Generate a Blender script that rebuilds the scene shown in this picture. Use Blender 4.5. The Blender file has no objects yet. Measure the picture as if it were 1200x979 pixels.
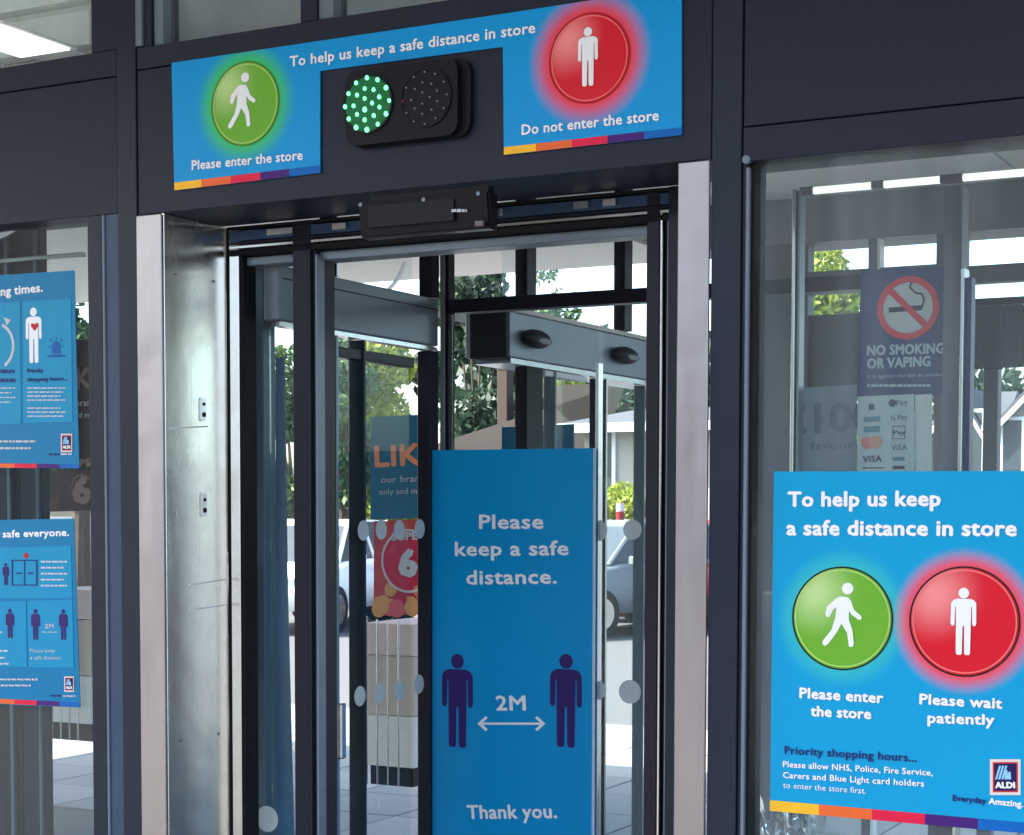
import bpy, bmesh, math, random
from mathutils import Vector, Matrix
random.seed(7)
R = math.radians
S = bpy.context.scene
COL = S.collection

# ------------------------------------------------------------------ camera
FPX, YAW, PITCH, ROLL, CX, CY = 2055.36, .484433, -.052877, .00205694, 600.0, 709.56
DC, HC = 3.6, 1.6                     # camera distance from the shopfront, eye height
def cam_axes():
    cy, sy, cp, sp, cr, sr = math.cos(YAW), math.sin(YAW), math.cos(PITCH), math.sin(PITCH), math.cos(ROLL), math.sin(ROLL)
    f = Vector((-sy, cy, 0)); r = Vector((cy, sy, 0)); u = Vector((0, 0, 1))
    fw = f*cp+u*sp; up = u*cp-f*sp
    return r*cr+up*sr, up*cr-r*sr, fw
AR, AU, AF = cam_axes()
cd = bpy.data.cameras.new('camera'); cam = bpy.data.objects.new('camera', cd); COL.objects.link(cam)
M = Matrix((AR, AU, -AF)).transposed().to_4x4(); M.translation = Vector((0, -DC, HC)); cam.matrix_world = M
cd.sensor_width = 36; cd.lens = FPX/1200*36; cd.shift_y = (CY-489.5)/1200
cd.clip_start = .05; cd.clip_end = 2000
S.camera = cam
# ------------------------------------------------------------------ light
SUN = Vector((-.75, -.42, 1.05)).normalized()
elev = math.asin(SUN.z); azim = math.atan2(SUN.x, SUN.y)
w = bpy.data.worlds.new('World'); S.world = w; w.use_nodes = True
nt = w.node_tree; bg = nt.nodes['Background']
sky = nt.nodes.new('ShaderNodeTexSky'); sky.sky_type = 'NISHITA'; sky.sun_disc = False
sky.sun_elevation = elev; sky.sun_rotation = azim; sky.dust_density = 3.5; sky.air_density = 1.0; sky.ozone_density = 1.0
nt.links.new(sky.outputs[0], bg.inputs[0]); bg.inputs[1].default_value = .15
sd = bpy.data.lights.new('sun', 'SUN'); sd.energy = 4.0; sd.angle = R(.5); sd.color = (1, .95, .87)
so = bpy.data.objects.new('sun', sd); COL.objects.link(so); so.rotation_euler = SUN.to_track_quat('Z', 'Y').to_euler(); so.location = (0, 0, 30)
S.view_settings.view_transform = 'Standard'; S.view_settings.look = 'None'; S.view_settings.gamma = 1
S.view_settings.exposure = 2.5

# ------------------------------------------------------------------ pixel -> place on a plane
def ray(px, py): return AF*FPX+AR*(px-CX)-AU*(py-CY)
def at(px, py, Y):
    d = ray(px, py); t = (DC+Y)/d.y
    return Vector((d.x*t, Y, HC+d.z*t))
def XA(px, Y, py=560): return at(px, py, Y).x
def ZA(px, py, Y): return at(px, py, Y).z
def YX(px, X, py=560):
    d = ray(px, py); return X/d.x*d.y-DC

# ------------------------------------------------------------------ materials
def srgb(r, g, b):
    return tuple(((c/255+.055)/1.055)**2.4 if c > 10 else c/255/12.92 for c in (r, g, b))
MC = {}
def mat(name, col, rough=.5, metal=0, var=.12, scale=30, bump=0, spec=.2, emit=0, stretch=None, emcol=None):
    if name in MC: return MC[name]
    m = bpy.data.materials.new(name); m.use_nodes = True; MC[name] = m
    n = m.node_tree; p = n.nodes['Principled BSDF']
    p.inputs['Roughness'].default_value = rough; p.inputs['Metallic'].default_value = metal
    p.inputs['Specular IOR Level'].default_value = spec
    tc = n.nodes.new('ShaderNodeTexCoord'); mp = n.nodes.new('ShaderNodeMapping')
    n.links.new(tc.outputs['Object'], mp.inputs[0])
    if stretch: mp.inputs['Scale'].default_value = stretch
    no = n.nodes.new('ShaderNodeTexNoise'); no.inputs['Scale'].default_value = scale; no.inputs['Detail'].default_value = 5
    n.links.new(mp.outputs[0], no.inputs[0])
    mx = n.nodes.new('ShaderNodeMix'); mx.data_type = 'RGBA'
    mx.inputs[6].default_value = tuple(c*(1-var) for c in col)+(1,); mx.inputs[7].default_value = tuple(min(1, c*(1+var)) for c in col)+(1,)
    n.links.new(no.outputs[0], mx.inputs[0]); n.links.new(mx.outputs[2], p.inputs['Base Color'])
    mr = n.nodes.new('ShaderNodeMapRange'); mr.inputs[3].default_value = max(.02, rough*.8); mr.inputs[4].default_value = min(1, rough*1.2)
    n.links.new(no.outputs[0], mr.inputs[0]); n.links.new(mr.outputs[0], p.inputs['Roughness'])
    if bump:
        b = n.nodes.new('ShaderNodeBump'); b.inputs['Strength'].default_value = bump; b.inputs['Distance'].default_value = .01
        n.links.new(no.outputs[0], b.inputs['Height']); n.links.new(b.outputs[0], p.inputs['Normal'])
    if emit:
        p.inputs['Emission Color'].default_value = (emcol or col)+(1,); p.inputs['Emission Strength'].default_value = emit
    return m
def glass(name, tint, refl=1.0, dust_haze=.02):
    m = bpy.data.materials.new(name); m.use_nodes = True; n = m.node_tree; n.nodes.clear()
    o = n.nodes.new('ShaderNodeOutputMaterial'); t = n.nodes.new('ShaderNodeBsdfTransparent'); g = n.nodes.new('ShaderNodeBsdfGlossy')
    mx = n.nodes.new('ShaderNodeMixShader'); fr = n.nodes.new('ShaderNodeFresnel'); fr.inputs[0].default_value = 1.5
    ma = n.nodes.new('ShaderNodeMath'); ma.operation = 'MULTIPLY'; ma.inputs[1].default_value = refl
    t.inputs[0].default_value = tint+(1,); g.inputs['Roughness'].default_value = .01; g.inputs[0].default_value = (1, 1, 1, 1)
    ge = n.nodes.new('ShaderNodeNewGeometry'); tc = n.nodes.new('ShaderNodeTexNoise'); tc.inputs['Scale'].default_value = 2.2
    b = n.nodes.new('ShaderNodeBump'); b.inputs['Strength'].default_value = .12; b.inputs['Distance'].default_value = .004
    n.links.new(ge.outputs['Position'], tc.inputs[0]); n.links.new(tc.outputs[0], b.inputs['Height']); n.links.new(b.outputs[0], g.inputs['Normal'])
    n.links.new(fr.outputs[0], ma.inputs[0]); n.links.new(ma.outputs[0], mx.inputs[0]); n.links.new(t.outputs[0], mx.inputs[1]); n.links.new(g.outputs[0], mx.inputs[2])
    # faint streaked film of dust, doubling as a painted veil of reflected haze
    df = n.nodes.new('ShaderNodeBsdfDiffuse'); df.inputs[0].default_value = (.70, .76, .84, 1); m2 = n.nodes.new('ShaderNodeMixShader')
    mp = n.nodes.new('ShaderNodeMapping'); mp.inputs['Scale'].default_value = (9, 9, .7); sn = n.nodes.new('ShaderNodeTexNoise'); sn.inputs['Scale'].default_value = 1.6; sn.inputs['Detail'].default_value = 6
    mr = n.nodes.new('ShaderNodeMapRange'); mr.inputs[1].default_value = .3; mr.inputs[2].default_value = .75; mr.inputs[3].default_value = dust_haze*.3; mr.inputs[4].default_value = dust_haze*1.7
    n.links.new(ge.outputs['Position'], mp.inputs[0]); n.links.new(mp.outputs[0], sn.inputs[0]); n.links.new(sn.outputs[0], mr.inputs[0]); n.links.new(mr.outputs[0], m2.inputs[0])
    n.links.new(mx.outputs[0], m2.inputs[1]); n.links.new(df.outputs[0], m2.inputs[2]); n.links.new(m2.outputs[0], o.inputs[0]); return m
def brushed(name, col, rough=.28):
    m = mat(name, col, rough, 1, .12, 5, .0, stretch=(6, 6, .7)); n = m.node_tree; p = n.nodes['Principled BSDF']
    tc = n.nodes.new('ShaderNodeTexCoord'); mp = n.nodes.new('ShaderNodeMapping'); mp.inputs['Scale'].default_value = (700, 700, 4)
    no = n.nodes.new('ShaderNodeTexNoise'); no.inputs['Scale'].default_value = 1; b = n.nodes.new('ShaderNodeBump'); b.inputs['Strength'].default_value = .05; b.inputs['Distance'].default_value = .002
    n2 = n.nodes.new('ShaderNodeTexNoise'); n2.inputs['Scale'].default_value = 3.3; n2.inputs['Detail'].default_value = 3
    b2 = n.nodes.new('ShaderNodeBump'); b2.inputs['Strength'].default_value = .22; b2.inputs['Distance'].default_value = .02
    n.links.new(tc.outputs['Object'], mp.inputs[0]); n.links.new(mp.outputs[0], no.inputs[0]); n.links.new(no.outputs[0], b.inputs['Height'])
    n.links.new(tc.outputs['Object'], n2.inputs[0]); n.links.new(n2.outputs[0], b2.inputs['Height']); n.links.new(b2.outputs[0], b.inputs['Normal'])
    n.links.new(b.outputs[0], p.inputs['Normal']); return m
def printed(name, base, glows, origin, rough=.35):
    """printed poster ground: flat ink with soft coloured halos round given centres (metres from the thing's base)"""
    m = mat(name, base, rough, 0, .10, 2.2, .06); n = m.node_tree; p = n.nodes['Principled BSDF']
    last = p.inputs['Base Color'].links[0].from_socket
    tc = n.nodes.new('ShaderNodeTexCoord')
    for c, r0, r1, col in glows:
        d = n.nodes.new('ShaderNodeVectorMath'); d.operation = 'DISTANCE'; d.inputs[1].default_value = Vector(c)-Vector(origin)
        n.links.new(tc.outputs['Object'], d.inputs[0])
        mr = n.nodes.new('ShaderNodeMapRange'); mr.interpolation_type = 'SMOOTHSTEP'; mr.inputs[1].default_value = r1; mr.inputs[2].default_value = r0
        n.links.new(d.outputs['Value'], mr.inputs[0])
        mx = n.nodes.new('ShaderNodeMix'); mx.data_type = 'RGBA'; mx.inputs[7].default_value = col+(1,)
        n.links.new(mr.outputs[0], mx.inputs[0]); n.links.new(last, mx.inputs[6]); last = mx.outputs[2]
    n.links.new(last, p.inputs['Base Color']); return m

PAINT = mat('anthracite_paint', srgb(34, 39, 54), .42, 0, .24, 3, .02)
PAINT2 = mat('anthracite_paint_satin', srgb(33, 40, 54), .36, 0, .24, 4)
DARK = mat('dark_aluminium', srgb(30, 30, 42), .35, 0, .15, 25)
BLACK = mat('black_plastic', srgb(16, 15, 24), .5, 0, .2, 20)
RUB = mat('black_rubber', srgb(14, 14, 18), .6)
GREY = mat('grey_blue_aluminium', srgb(112, 124, 134), .3, .2, .1, 8, stretch=(1, .2, 4))
ALU = brushed('brushed_aluminium', (.62, .63, .65), .25)
STEEL = brushed('stainless_steel', (.34, .32, .33), .34)
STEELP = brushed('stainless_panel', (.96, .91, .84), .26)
WHITE = mat('white_print', (.86, .87, .90), .4, 0, .03)
SOFT = mat('pale_grey_print', srgb(190, 196, 205), .5, 0, .05)
NAVY = mat('navy_print', srgb(30, 38, 110), .4)
PURPLE = mat('purple_print', srgb(52, 30, 104), .4)
GL = glass('clear_glass', (.92, .965, .95), .16, .055)
GLL = glass('left_window_glass', (.80, .86, .88), .06, .010)
GASK = mat('gasket_grey', srgb(112, 122, 136), .4)
GLB = glass('rear_glass', (.93, .965, .96), .05, .010)
CEIL = mat('ceiling_paint', (.84, .82, .77), .7, 0, .05)
CEIL2 = mat('bulkhead_paint', srgb(134, 133, 140), .6, 0, .08, 4)
FROST = mat('frosted_vinyl', srgb(190, 198, 200), .7)
OR = {'yellow': srgb(250, 185, 45), 'orange': srgb(232, 104, 50), 'red': srgb(222, 30, 68), 'purple': srgb(68, 28, 112), 'blue': srgb(0, 98, 180)}
STRIP = {k: mat('strip_'+k, v, .4) for k, v in OR.items()}

# ------------------------------------------------------------------ object helpers
WL = {}
def thing(name, loc, label, cat, group=None):
    o = bpy.data.objects.new(name, None); COL.objects.link(o); o.location = loc; o.empty_display_size = .1
    o['label'] = label; o['category'] = cat; WL[o.name] = Vector(loc)
    if group: o['group'] = group
    return o
def obj(name, bm, m, parent=None, smooth=False, label=None, kind=None, loc=None):
    me = bpy.data.meshes.new(name)
    base = WL[parent.name] if parent else Vector(loc or (0, 0, 0))
    bmesh.ops.translate(bm, verts=bm.verts, vec=-base)
    bmesh.ops.recalc_face_normals(bm, faces=bm.faces)
    bm.to_mesh(me); bm.free()
    for mm in (m if isinstance(m, (list, tuple)) else [m]): me.materials.append(mm)
    if smooth:
        for p in me.polygons: p.use_smooth = True
    o = bpy.data.objects.new(name, me); COL.objects.link(o)
    if parent: o.parent = parent
    else: o.location = base
    WL[o.name] = base
    if label: o['label'] = label
    if kind: o['kind'] = kind
    return o
def tag(o, label, cat, group=None):
    o['label'] = label; o['category'] = cat
    if group: o['group'] = group
    return o
def box(bm, x0, x1, y0, y1, z0, z1, bev=0, mi=0):
    r = bmesh.ops.create_cube(bm, size=1); vs = r['verts']
    for v in vs: v.co = Vector(((x0+x1)/2+v.co.x*(x1-x0), (y0+y1)/2+v.co.y*(y1-y0), (z0+z1)/2+v.co.z*(z1-z0)))
    if bev:
        es = list({e for v in vs for e in v.link_edges})
        bmesh.ops.bevel(bm, geom=es, offset=bev, segments=1, affect='EDGES')
    return bm
def B(x0, x1, y0, y1, z0, z1, bev=.0015): return box(bmesh.new(), min(x0, x1), max(x0, x1), y0, y1, z0, z1, bev)
def poly(bm, pts, thick=Vector((0, .001, 0)), mi=0):
    a = [bm.verts.new(p) for p in pts]; b = [bm.verts.new(Vector(p)+thick) for p in pts]
    f = bm.faces.new(a); f.material_index = mi; bm.faces.new(b[::-1])
    n = len(a)
    for i in range(n): bm.faces.new((a[i], b[i], b[(i+1) % n], a[(i+1) % n]))
    return bm
def P(pts, Y, t=.001): return poly(bmesh.new(), [at(x, y, Y) for x, y in pts], Vector((0, t, 0)))
def disc(c, r, t=.001, seg=48, rz=None):
    return poly(bmesh.new(), [Vector((c[0]+r*math.cos(a), c[1], c[2]+(rz or r)*math.sin(a))) for a in [2*math.pi*i/seg for i in range(seg)]], Vector((0, t, 0)))
def ring(c, r0, r1, t=.001, seg=56, a0=0, a1=2*math.pi):
    bm = bmesh.new(); full = abs(a1-a0-2*math.pi) < 1e-6; n = seg if full else seg+1
    rows = []
    for i in range(n):
        a = a0+(a1-a0)*i/seg; co, si = math.cos(a), math.sin(a)
        rows.append([bm.verts.new((c[0]+r*co, c[1]+y, c[2]+r*si)) for r, y in ((r0, 0), (r1, 0), (r1, t), (r0, t))])
    for i in range(seg):
        p, q = rows[i], rows[(i+1) % n]
        for k in range(4): bm.faces.new((p[k], q[k], q[(k+1) % 4], p[(k+1) % 4]))
    return bm
def tube(bm, p0, p1, r0, r1=None, seg=10, caps=True):
    r1 = r0 if r1 is None else r1; p0 = Vector(p0); p1 = Vector(p1); d = (p1-p0).normalized()
    s = d.orthogonal().normalized(); t = d.cross(s); A = []; Bv = []
    for i in range(seg):
        a = 2*math.pi*i/seg; v = s*math.cos(a)+t*math.sin(a); A.append(bm.verts.new(p0+v*r0)); Bv.append(bm.verts.new(p1+v*r1))
    for i in range(seg): bm.faces.new((A[i], A[(i+1) % seg], Bv[(i+1) % seg], Bv[i]))
    if caps: bm.faces.new(A[::-1]); bm.faces.new(Bv)
    return bm
def text(s, l, r, cap, Y, m, parent, bold=.02, name='lettering', yoff=0):
    """a line of print: l, r = photo points of its baseline ends on the sheet at depth Y, cap = cap height there"""
    L = at(l[0], l[1], Y); Rr = at(r[0], r[1], Y); zc = at(l[0], l[1]-cap, Y).z-L.z
    c = bpy.data.curves.new('t', 'FONT'); c.body = s; c.offset = 0; c.resolution_u = 2; c.space_character = 1.04
    o = bpy.data.objects.new('t', c); COL.objects.link(o); bpy.context.view_layer.update()
    me = bpy.data.meshes.new_from_object(o.evaluated_get(bpy.context.evaluated_depsgraph_get()))
    bpy.data.objects.remove(o); bpy.data.curves.remove(c)
    xs = [v.co.x for v in me.vertices]; x0, x1 = min(xs), max(xs)
    ex = (Rr-L); w = ex.length; ex.normalize(); ez = Vector((-ex.z, 0, ex.x)); H = .73
    base = WL[parent.name]
    nv = len(me.vertices); src = [v.co.copy() for v in me.vertices]; fs = [tuple(p.vertices) for p in me.polygons]
    st = zc*bold*1.9; vs = []; ff = []
    for k, (ox, oz) in enumerate(((0, 0), (1, .35), (-1, -.35), (-.5, .8), (.5, -.8)) if bold > 0 else ((0, 0),)):
        for c_ in src: vs.append(tuple(L+ex*((c_.x-x0)/(x1-x0)*w+ox*st)+ez*(c_.y/H*zc+oz*st)-base+Vector((0, -.00012*k, 0))))
        ff += [tuple(i+k*nv for i in f_) for f_ in fs]
    bpy.data.meshes.remove(me); me = bpy.data.meshes.new(name); me.from_pydata(vs, [], ff)
    me.materials.append(m); me.name = name
    o = bpy.data.objects.new(name, me); COL.objects.link(o); o.parent = parent; WL[o.name] = base
    return o
def lines(spec, Y, m, parent, h=1.6, name='small_print'):
    """rows of print too small to read: word-long strokes. spec: (x0, x1, y)"""
    bm = bmesh.new()
    for x0, x1, y in spec:
        x = x0
        while x < x1-1:
            w = min(random.uniform(2.5, 8), x1-x); a = at(x, y-h*.5, Y); b = at(x+w, y+h*.5, Y)
            poly(bm, [(a.x, Y, b.z), (b.x, Y, b.z), (b.x, Y, a.z), (a.x, Y, a.z)], Vector((0, .0006, 0))); x += w+1.1
    return obj(name, bm, m, parent)
MAN = [(0, .835), (.10, .835), (.155, .815), (.185, .77), (.19, .47), (.175, .435), (.15, .43), (.13, .455), (.125, .72), (.112, .72), (.105, .03), (.09, 0), (.035, 0), (.018, .02), (.012, .43)]
MAN = MAN+[(-x, y) for x, y in MAN[::-1][:-1]]
WALK = [(275, 383), (284, 384), (292, 393), (300, 415), (319, 430), (320, 437), (313, 440), (294, 427), (287, 417), (287, 440), (296, 463), (301, 500), (297, 508), (288, 507), (283, 473), (268, 450), (257, 472), (234, 503), (225, 508), (219, 502), (221, 494), (243, 466), (252, 437), (255, 409), (246, 416), (237, 434), (231, 435), (226, 429), (231, 408), (253, 388), (263, 382)]
WALK = [((x-270)/161, (508-y)/161) for x, y in WALK]; WHEAD = ((283-270)/161, (508-362)/161, .09)
def figure(kind, cx, ytop, yfoot, Y, m, parent, name='pictogram'):
    f = at(cx, yfoot, Y); H = at(cx, ytop, Y).z-f.z
    bm = bmesh.new(); pts = MAN if kind == 'man' else WALK
    hd = (0, .92, .078) if kind == 'man' else WHEAD
    poly(bm, [Vector((f.x+x*H, Y, f.z+y*H)) for x, y in pts], Vector((0, .0008, 0)))
    poly(bm, [Vector((f.x+(hd[0]+hd[2]*math.cos(a))*H, Y-.0002, f.z+(hd[1]+hd[2]*math.sin(a))*H)) for a in [math.pi*i/12 for i in range(24)]], Vector((0, .0008, 0)))
    return obj(name, bm, m, parent)
def dmat(name, c1, c2, c, r, origin):
    """printed button: lighter towards its upper left, as drawn"""
    m = mat(name, c2, .35, 0, .0, 5); n = m.node_tree; p = n.nodes['Principled BSDF']
    tc = n.nodes.new('ShaderNodeTexCoord'); d = n.nodes.new('ShaderNodeVectorMath'); d.operation = 'DISTANCE'
    d.inputs[1].default_value = Vector(c)-Vector(origin)+Vector((-r*.55, 0, r*.5)); n.links.new(tc.outputs['Object'], d.inputs[0])
    mr = n.nodes.new('ShaderNodeMapRange'); mr.interpolation_type = 'SMOOTHSTEP'; mr.inputs[1].default_value = r*1.0; mr.inputs[2].default_value = 0
    n.links.new(d.outputs['Value'], mr.inputs[0]); mx = n.nodes.new('ShaderNodeMix'); mx.data_type = 'RGBA'
    mx.inputs[6].default_value = c2+(1,); mx.inputs[7].default_value = c1+(1,); n.links.new(mr.outputs[0], mx.inputs[0]); n.links.new(mx.outputs[2], p.inputs['Base Color'])
    return m
def button(px, py, rpx, Y, kind, parent, tagname, outline):
    c = at(px, py, Y); r = at(px, py-rpx, Y).z-c.z; o = WL[parent.name]
    if kind == 'green': m = dmat('green_'+tagname, srgb(185, 215, 140), srgb(108, 172, 48), c, r, o); rim = srgb(176, 214, 120)
    else: m = dmat('red_'+tagname, srgb(244, 140, 140), srgb(214, 22, 42), c, r, o); rim = srgb(240, 120, 120)
    obj('disc', disc(c+Vector((0, .0012, 0)), r, .0006), m, parent)
    obj('disc_rim', ring(c, r*.93, r*.955, .0008), mat('rim_'+kind, rim, .4), parent)
    obj('disc_outline', ring(c, r*.985, r*1.015, .0008), mat('outline_'+kind+outline, srgb(20, 24, 24) if outline == 'k' else (srgb(70, 130, 40) if kind == 'green' else srgb(170, 20, 30)), .4), parent)
def strip(xs, yb, h, Y, parent, cols=('yellow', 'orange', 'red', 'purple', 'blue')):
    """xs boundaries, yb function x -> bottom edge y"""
    for i, c in enumerate(cols):
        a, b = xs[i], xs[i+1]
        obj('colour_strip', P([(a, yb(a)), (b, yb(b)), (b, yb(b)-h), (a, yb(a)-h)], Y, .0008), STRIP[c], parent)

# ================================================================== STRUCTURE
GROUND = mat('sunlit_concrete', (.42, .41, .38), .85, 0, .18, 3, .3)
bm = bmesh.new()
box(bm, -400, 400, -200, 600, -.3, -.006)
g = obj('ground', bm, mat('car_park_asphalt', (.085, .085, .09), .9, 0, .2, 5, .3)); g['kind'] = 'structure'
pv = obj('pavement', B(-14, 3, -7.0, 8.4, -.28, -.002, 0), mat('paving_joint', (.12, .12, .11), .9)); pv['kind'] = 'structure'
n = 0
slabs = [mat('paving_slab_%s' % k, c, .85, 0, .12, 14, .2) for k, c in (('light', (.27, .27, .26)), ('mid', (.22, .22, .215)))]
for i in range(14):
    for j in range(8):
        x = -9.6+i*.6; y = 3.6+j*.6
        obj('paving_slab', B(x+.006, x+.594, y+.006, y+.594, -.05, .006+random.uniform(0, .003), .003), slabs[(i*7+j*3+i*j) % 2], pv)
fl = obj('floor', B(-6.0, 1.6, .0, 3.56, -.05, .004, 0), mat('entrance_matting', (.10, .105, .115), .8, 0, .25, 90, .3)); fl['kind'] = 'structure'
# flat roof of the porch with ceiling panels below
rf = obj('ceiling', B(-10, 3, .22, 5.0, 3.02, 3.25, 0), CEIL); rf['kind'] = 'structure'
for i in range(11):
    for j in range(4):
        x = -9.96+i*1.2; y = .26+j*1.18
        if (i, j) == (4, 0) : continue
        obj('ceiling_panel', B(x+.004, x+1.196, y+.004, y+1.176, 3.0, 3.019, .002), CEIL, rf)
rf2 = obj('ceiling_panel', B(-5.156, -3.964, .264, 1.436, 3.0, 3.019, .002), CEIL, rf)
fc = obj('roof_fascia', B(-10, 3, 5.0, 5.08, 2.98, 3.4, .003), PAINT, rf)
cn = obj('added_shade_canopy', B(-16, 6, -3.4, .34, 3.503, 3.7, .01), mat('added_canopy_paint', (.7, .7, .7), .6, 0, .05)); cn['kind'] = 'structure'  # unseen slab overhead, added and sized to keep the sun off the shopfront

# ================================================================== SHOPFRONT
X_ = lambda px, Y=0: XA(px, Y, 560)
xM0, xM1 = X_(142), X_(164)      # left mullion
xR0, xR1 = X_(832), X_(866)      # right mullion
zH = 2.365; zS = 2.735; zT = 2.79
F = thing('shopfront', (xM1, 0, 0), 'dark anthracite aluminium shopfront framing the entrance and both side windows', 'shopfront')
obj('mullion', B(xM0, xM1, -.004, .14, 0, 3.5), PAINT2, F)
obj('mullion', B(xR0, xR1, -.004, .14, 0, 3.5), PAINT2, F)
# header panels
obj('header_panel', B(xM1+.003, xR0-.003, 0, .25, zH, zS-.003), PAINT, F)
obj('header_rail', B(xM1+.003, xR0-.003, -.001, .14, zS, zT), PAINT, F)
zL0 = 2.375; zL1 = ZA(60, 100, 0); zLT = ZA(60, 70, 0)
obj('header_panel', B(-6, xM0-.003, .001, .12, zL0, zL1-.003), PAINT, F)
obj('header_rail', B(-6, xM0-.003, 0, .14, zL1, zLT), PAINT, F)
zR1 = ZA(960, 139, 0); zRs = ZA(1040, 174, 0)
obj('header_panel', B(xR1+.003, 4.5, .001, .12, zR1, 3.5), PAINT, F)
obj('header_rail', B(xR1+.003, 4.5, -.001, .14, zRs, zR1-.003), PAINT, F)
obj('header_panel', B(X_(560), xR0-.003, .001, .12, zT+.003, 3.5), PAINT, F)
# transom lights above
xa, xb, xc = X_(111), X_(182), X_(353)
obj('transom_post', B(xa, xM0-.003, .004, .14, zLT+.002, 3.5), PAINT2, F)
obj('gasket', B(X_(160), X_(171), -.002, .03, zT+.004, 3.5), GREY, F)
obj('transom_post', B(X_(171.5), X_(180), .006, .12, zT+.002, 3.5), PAINT2, F)
obj('gasket', B(X_(180.3), X_(191), .015, .05, zT+.004, 3.5), GREY, F)
obj('transom_post', B(xc, X_(372), .004, .14, zT+.002, 3.5), PAINT2, F)
obj('gasket', B(X_(372.3), X_(389), .012, .05, zT+.004, 3.5), GREY, F)
for a, b in ((-6, xa), (X_(191), xc), (X_(389), X_(560))):
    obj('transom_pane', B(a, b, .05, .058, (zLT if a < -5 else zT)-.01, 3.5, 0), GL, F)
# left window
xl = X_(104)
obj('window_stile', B(xl, X_(121), .004, .10, 0, zL0+.01), PAINT2, F)
obj('gasket', B(X_(122), X_(124.6), .0, .04, 0, zL0), GASK, F)
obj('window_stile', B(X_(125.3), xM0-.001, .005, .09, 0, zL0+.01), mat('slate_blue_aluminium', srgb(60, 76, 98), .35), F)
obj('window_pane', B(-6, xl+.01, .04, .048, 0, zL0+.01, 0), GLL, F)
obj('window_stile', B(X_(-200), X_(22, .3), .3, .33, 0, 3.0), DARK, F)
obj('gasket', B(X_(9, .29), X_(13, .29), .285, .299, 0, 3.0), GREY, F)
obj('window_stile', B(X_(23, .3), X_(50, .3), .3, .33, 0, 3.0), PAINT2, F)
obj('gasket', B(X_(42, .29), X_(45, .29), .288, .299, 0, 3.0), GREY, F)
obj('window_head_rail', B(X_(-200), X_(112, .3), .30, .36, ZA(50, 266, .3), ZA(50, 240, .3)), DARK, F)
obj('window_head_rail', B(X_(-200), X_(101, .28), .27, .29, ZA(50, 305, .28), ZA(50, 300, .28)), ALU, F)
# right window
obj('window_stile', B(xR1+.001, X_(871), .004, .10, 0, zRs-.002), PAINT2, F)
obj('gasket', B(X_(871.3), X_(875.5), -.002, .04, 0, zRs-.012), GASK, F)
obj('window_stile', B(X_(877), X_(880), .006, .08, 0, zRs-.002), RUB, F)
obj('window_pane', B(X_(878), 4.5, .04, .048, 0, zRs+.01, 0), GL, F)
bm = bmesh.new(); c = at(874, 187, -.006); tube(bm, c, c+Vector((0, .012, 0)), .009, seg=14)
obj('corner_screw', bm, GASK, F)
# stainless columns and reveal
sc = [('steel_column', X_(165.5), X_(194.5), .0), ('steel_column', X_(794.3), X_(832)-.003, .0)]
for nm, a, b, _ in sc: obj(nm, B(a, b, -.012, -.001, 0, zH-.004, .002), STEEL, F)
xj = X_(194.5)
jp = obj('jamb_panel', B(xj-.08, xj-.001, .001, .262, 0, zH-.001, .001), STEELP, F)
xj0 = xj-.001
def onjamb(px, py):  # point on the reveal's right face
    d = ray(px, py); t = xj0/d.x; return Vector((xj0, d.y*t-DC, HC+d.z*t))
for (px, py) in ((237, 480), (238, 592)):
    c = onjamb(px, py); bm = bmesh.new()
    r = bmesh.ops.create_cube(bm, size=1)
    for v in r['verts']: v.co = Vector((c.x+.003+v.co.x*.006, c.y+v.co.y*.024, c.z+v.co.z*.062))
    bmesh.ops.bevel(bm, geom=bm.edges[:], offset=.0028, segments=2, affect='EDGES')
    k = obj('key_switch', bm, ALU, jp)
    bm = bmesh.new(); tube(bm, c+Vector((.006, 0, -.014)), c+Vector((.008, 0, -.014)), .0065, seg=12)
    tube(bm, c+Vector((.006, 0, .014)), c+Vector((.008, 0, .014)), .0045, seg=12); obj('key_hole', bm, BLACK, jp)
for (px, py) in ((205, 322), (250, 330), (211, 868), (256, 860)):
    c = onjamb(px, py); bm = bmesh.new(); tube(bm, c, c+Vector((.003, 0, 0)), .0035, seg=10); obj('rivet', bm, GREY, jp)
for px0, py0, px1, py1 in ((222, 686, 264, 679), (222, 715, 264, 709), (200, 502, 243, 500)):
    a, b = onjamb(px0, py0), onjamb(px1, py1); bm = bmesh.new(); tube(bm, a, b, .0022, seg=6); obj('panel_seam', bm, WHITE, jp)
for (px, py) in ((808, 300), (818, 520), (183, 690)):
    pass
# outer frame: posts and track behind the header
Y1 = .27
obj('door_post', B(X_(266, Y1), X_(271, Y1), Y1, .33, 0, zH), RUB, F)
obj('door_post', B(X_(271.3, Y1), X_(282, Y1), Y1-.004, .33, 0, zH), ALU, F)
obj('door_post', B(X_(282.3, Y1), X_(286, Y1), Y1, .33, 0, zH), RUB, F)
obj('door_post', B(X_(346.5, Y1), X_(364, Y1), Y1-.01, .36, 0, zH), DARK, F)
obj('gasket', B(X_(364.3, Y1), X_(367, Y1), Y1-.012, .30, 0, zH), PAINT2, F)
obj('door_post', B(X_(367.3, Y1), X_(371, Y1), Y1, .36, 0, zH), DARK, F)
obj('gasket', B(X_(371.3, Y1), X_(374, Y1), Y1-.006, .30, 0, zH-.09), GREY, F)
obj('door_post', B(X_(758, Y1), X_(773, Y1), Y1-.01, .38, 0, zH), DARK, F)
obj('gasket', B(X_(774, Y1), X_(777, Y1), Y1-.012, .30, 0, zH-.06), ALU, F)
obj('door_post', B(X_(777.5, Y1), X_(781, Y1), Y1, .33, 0, zH), RUB, F)
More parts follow.
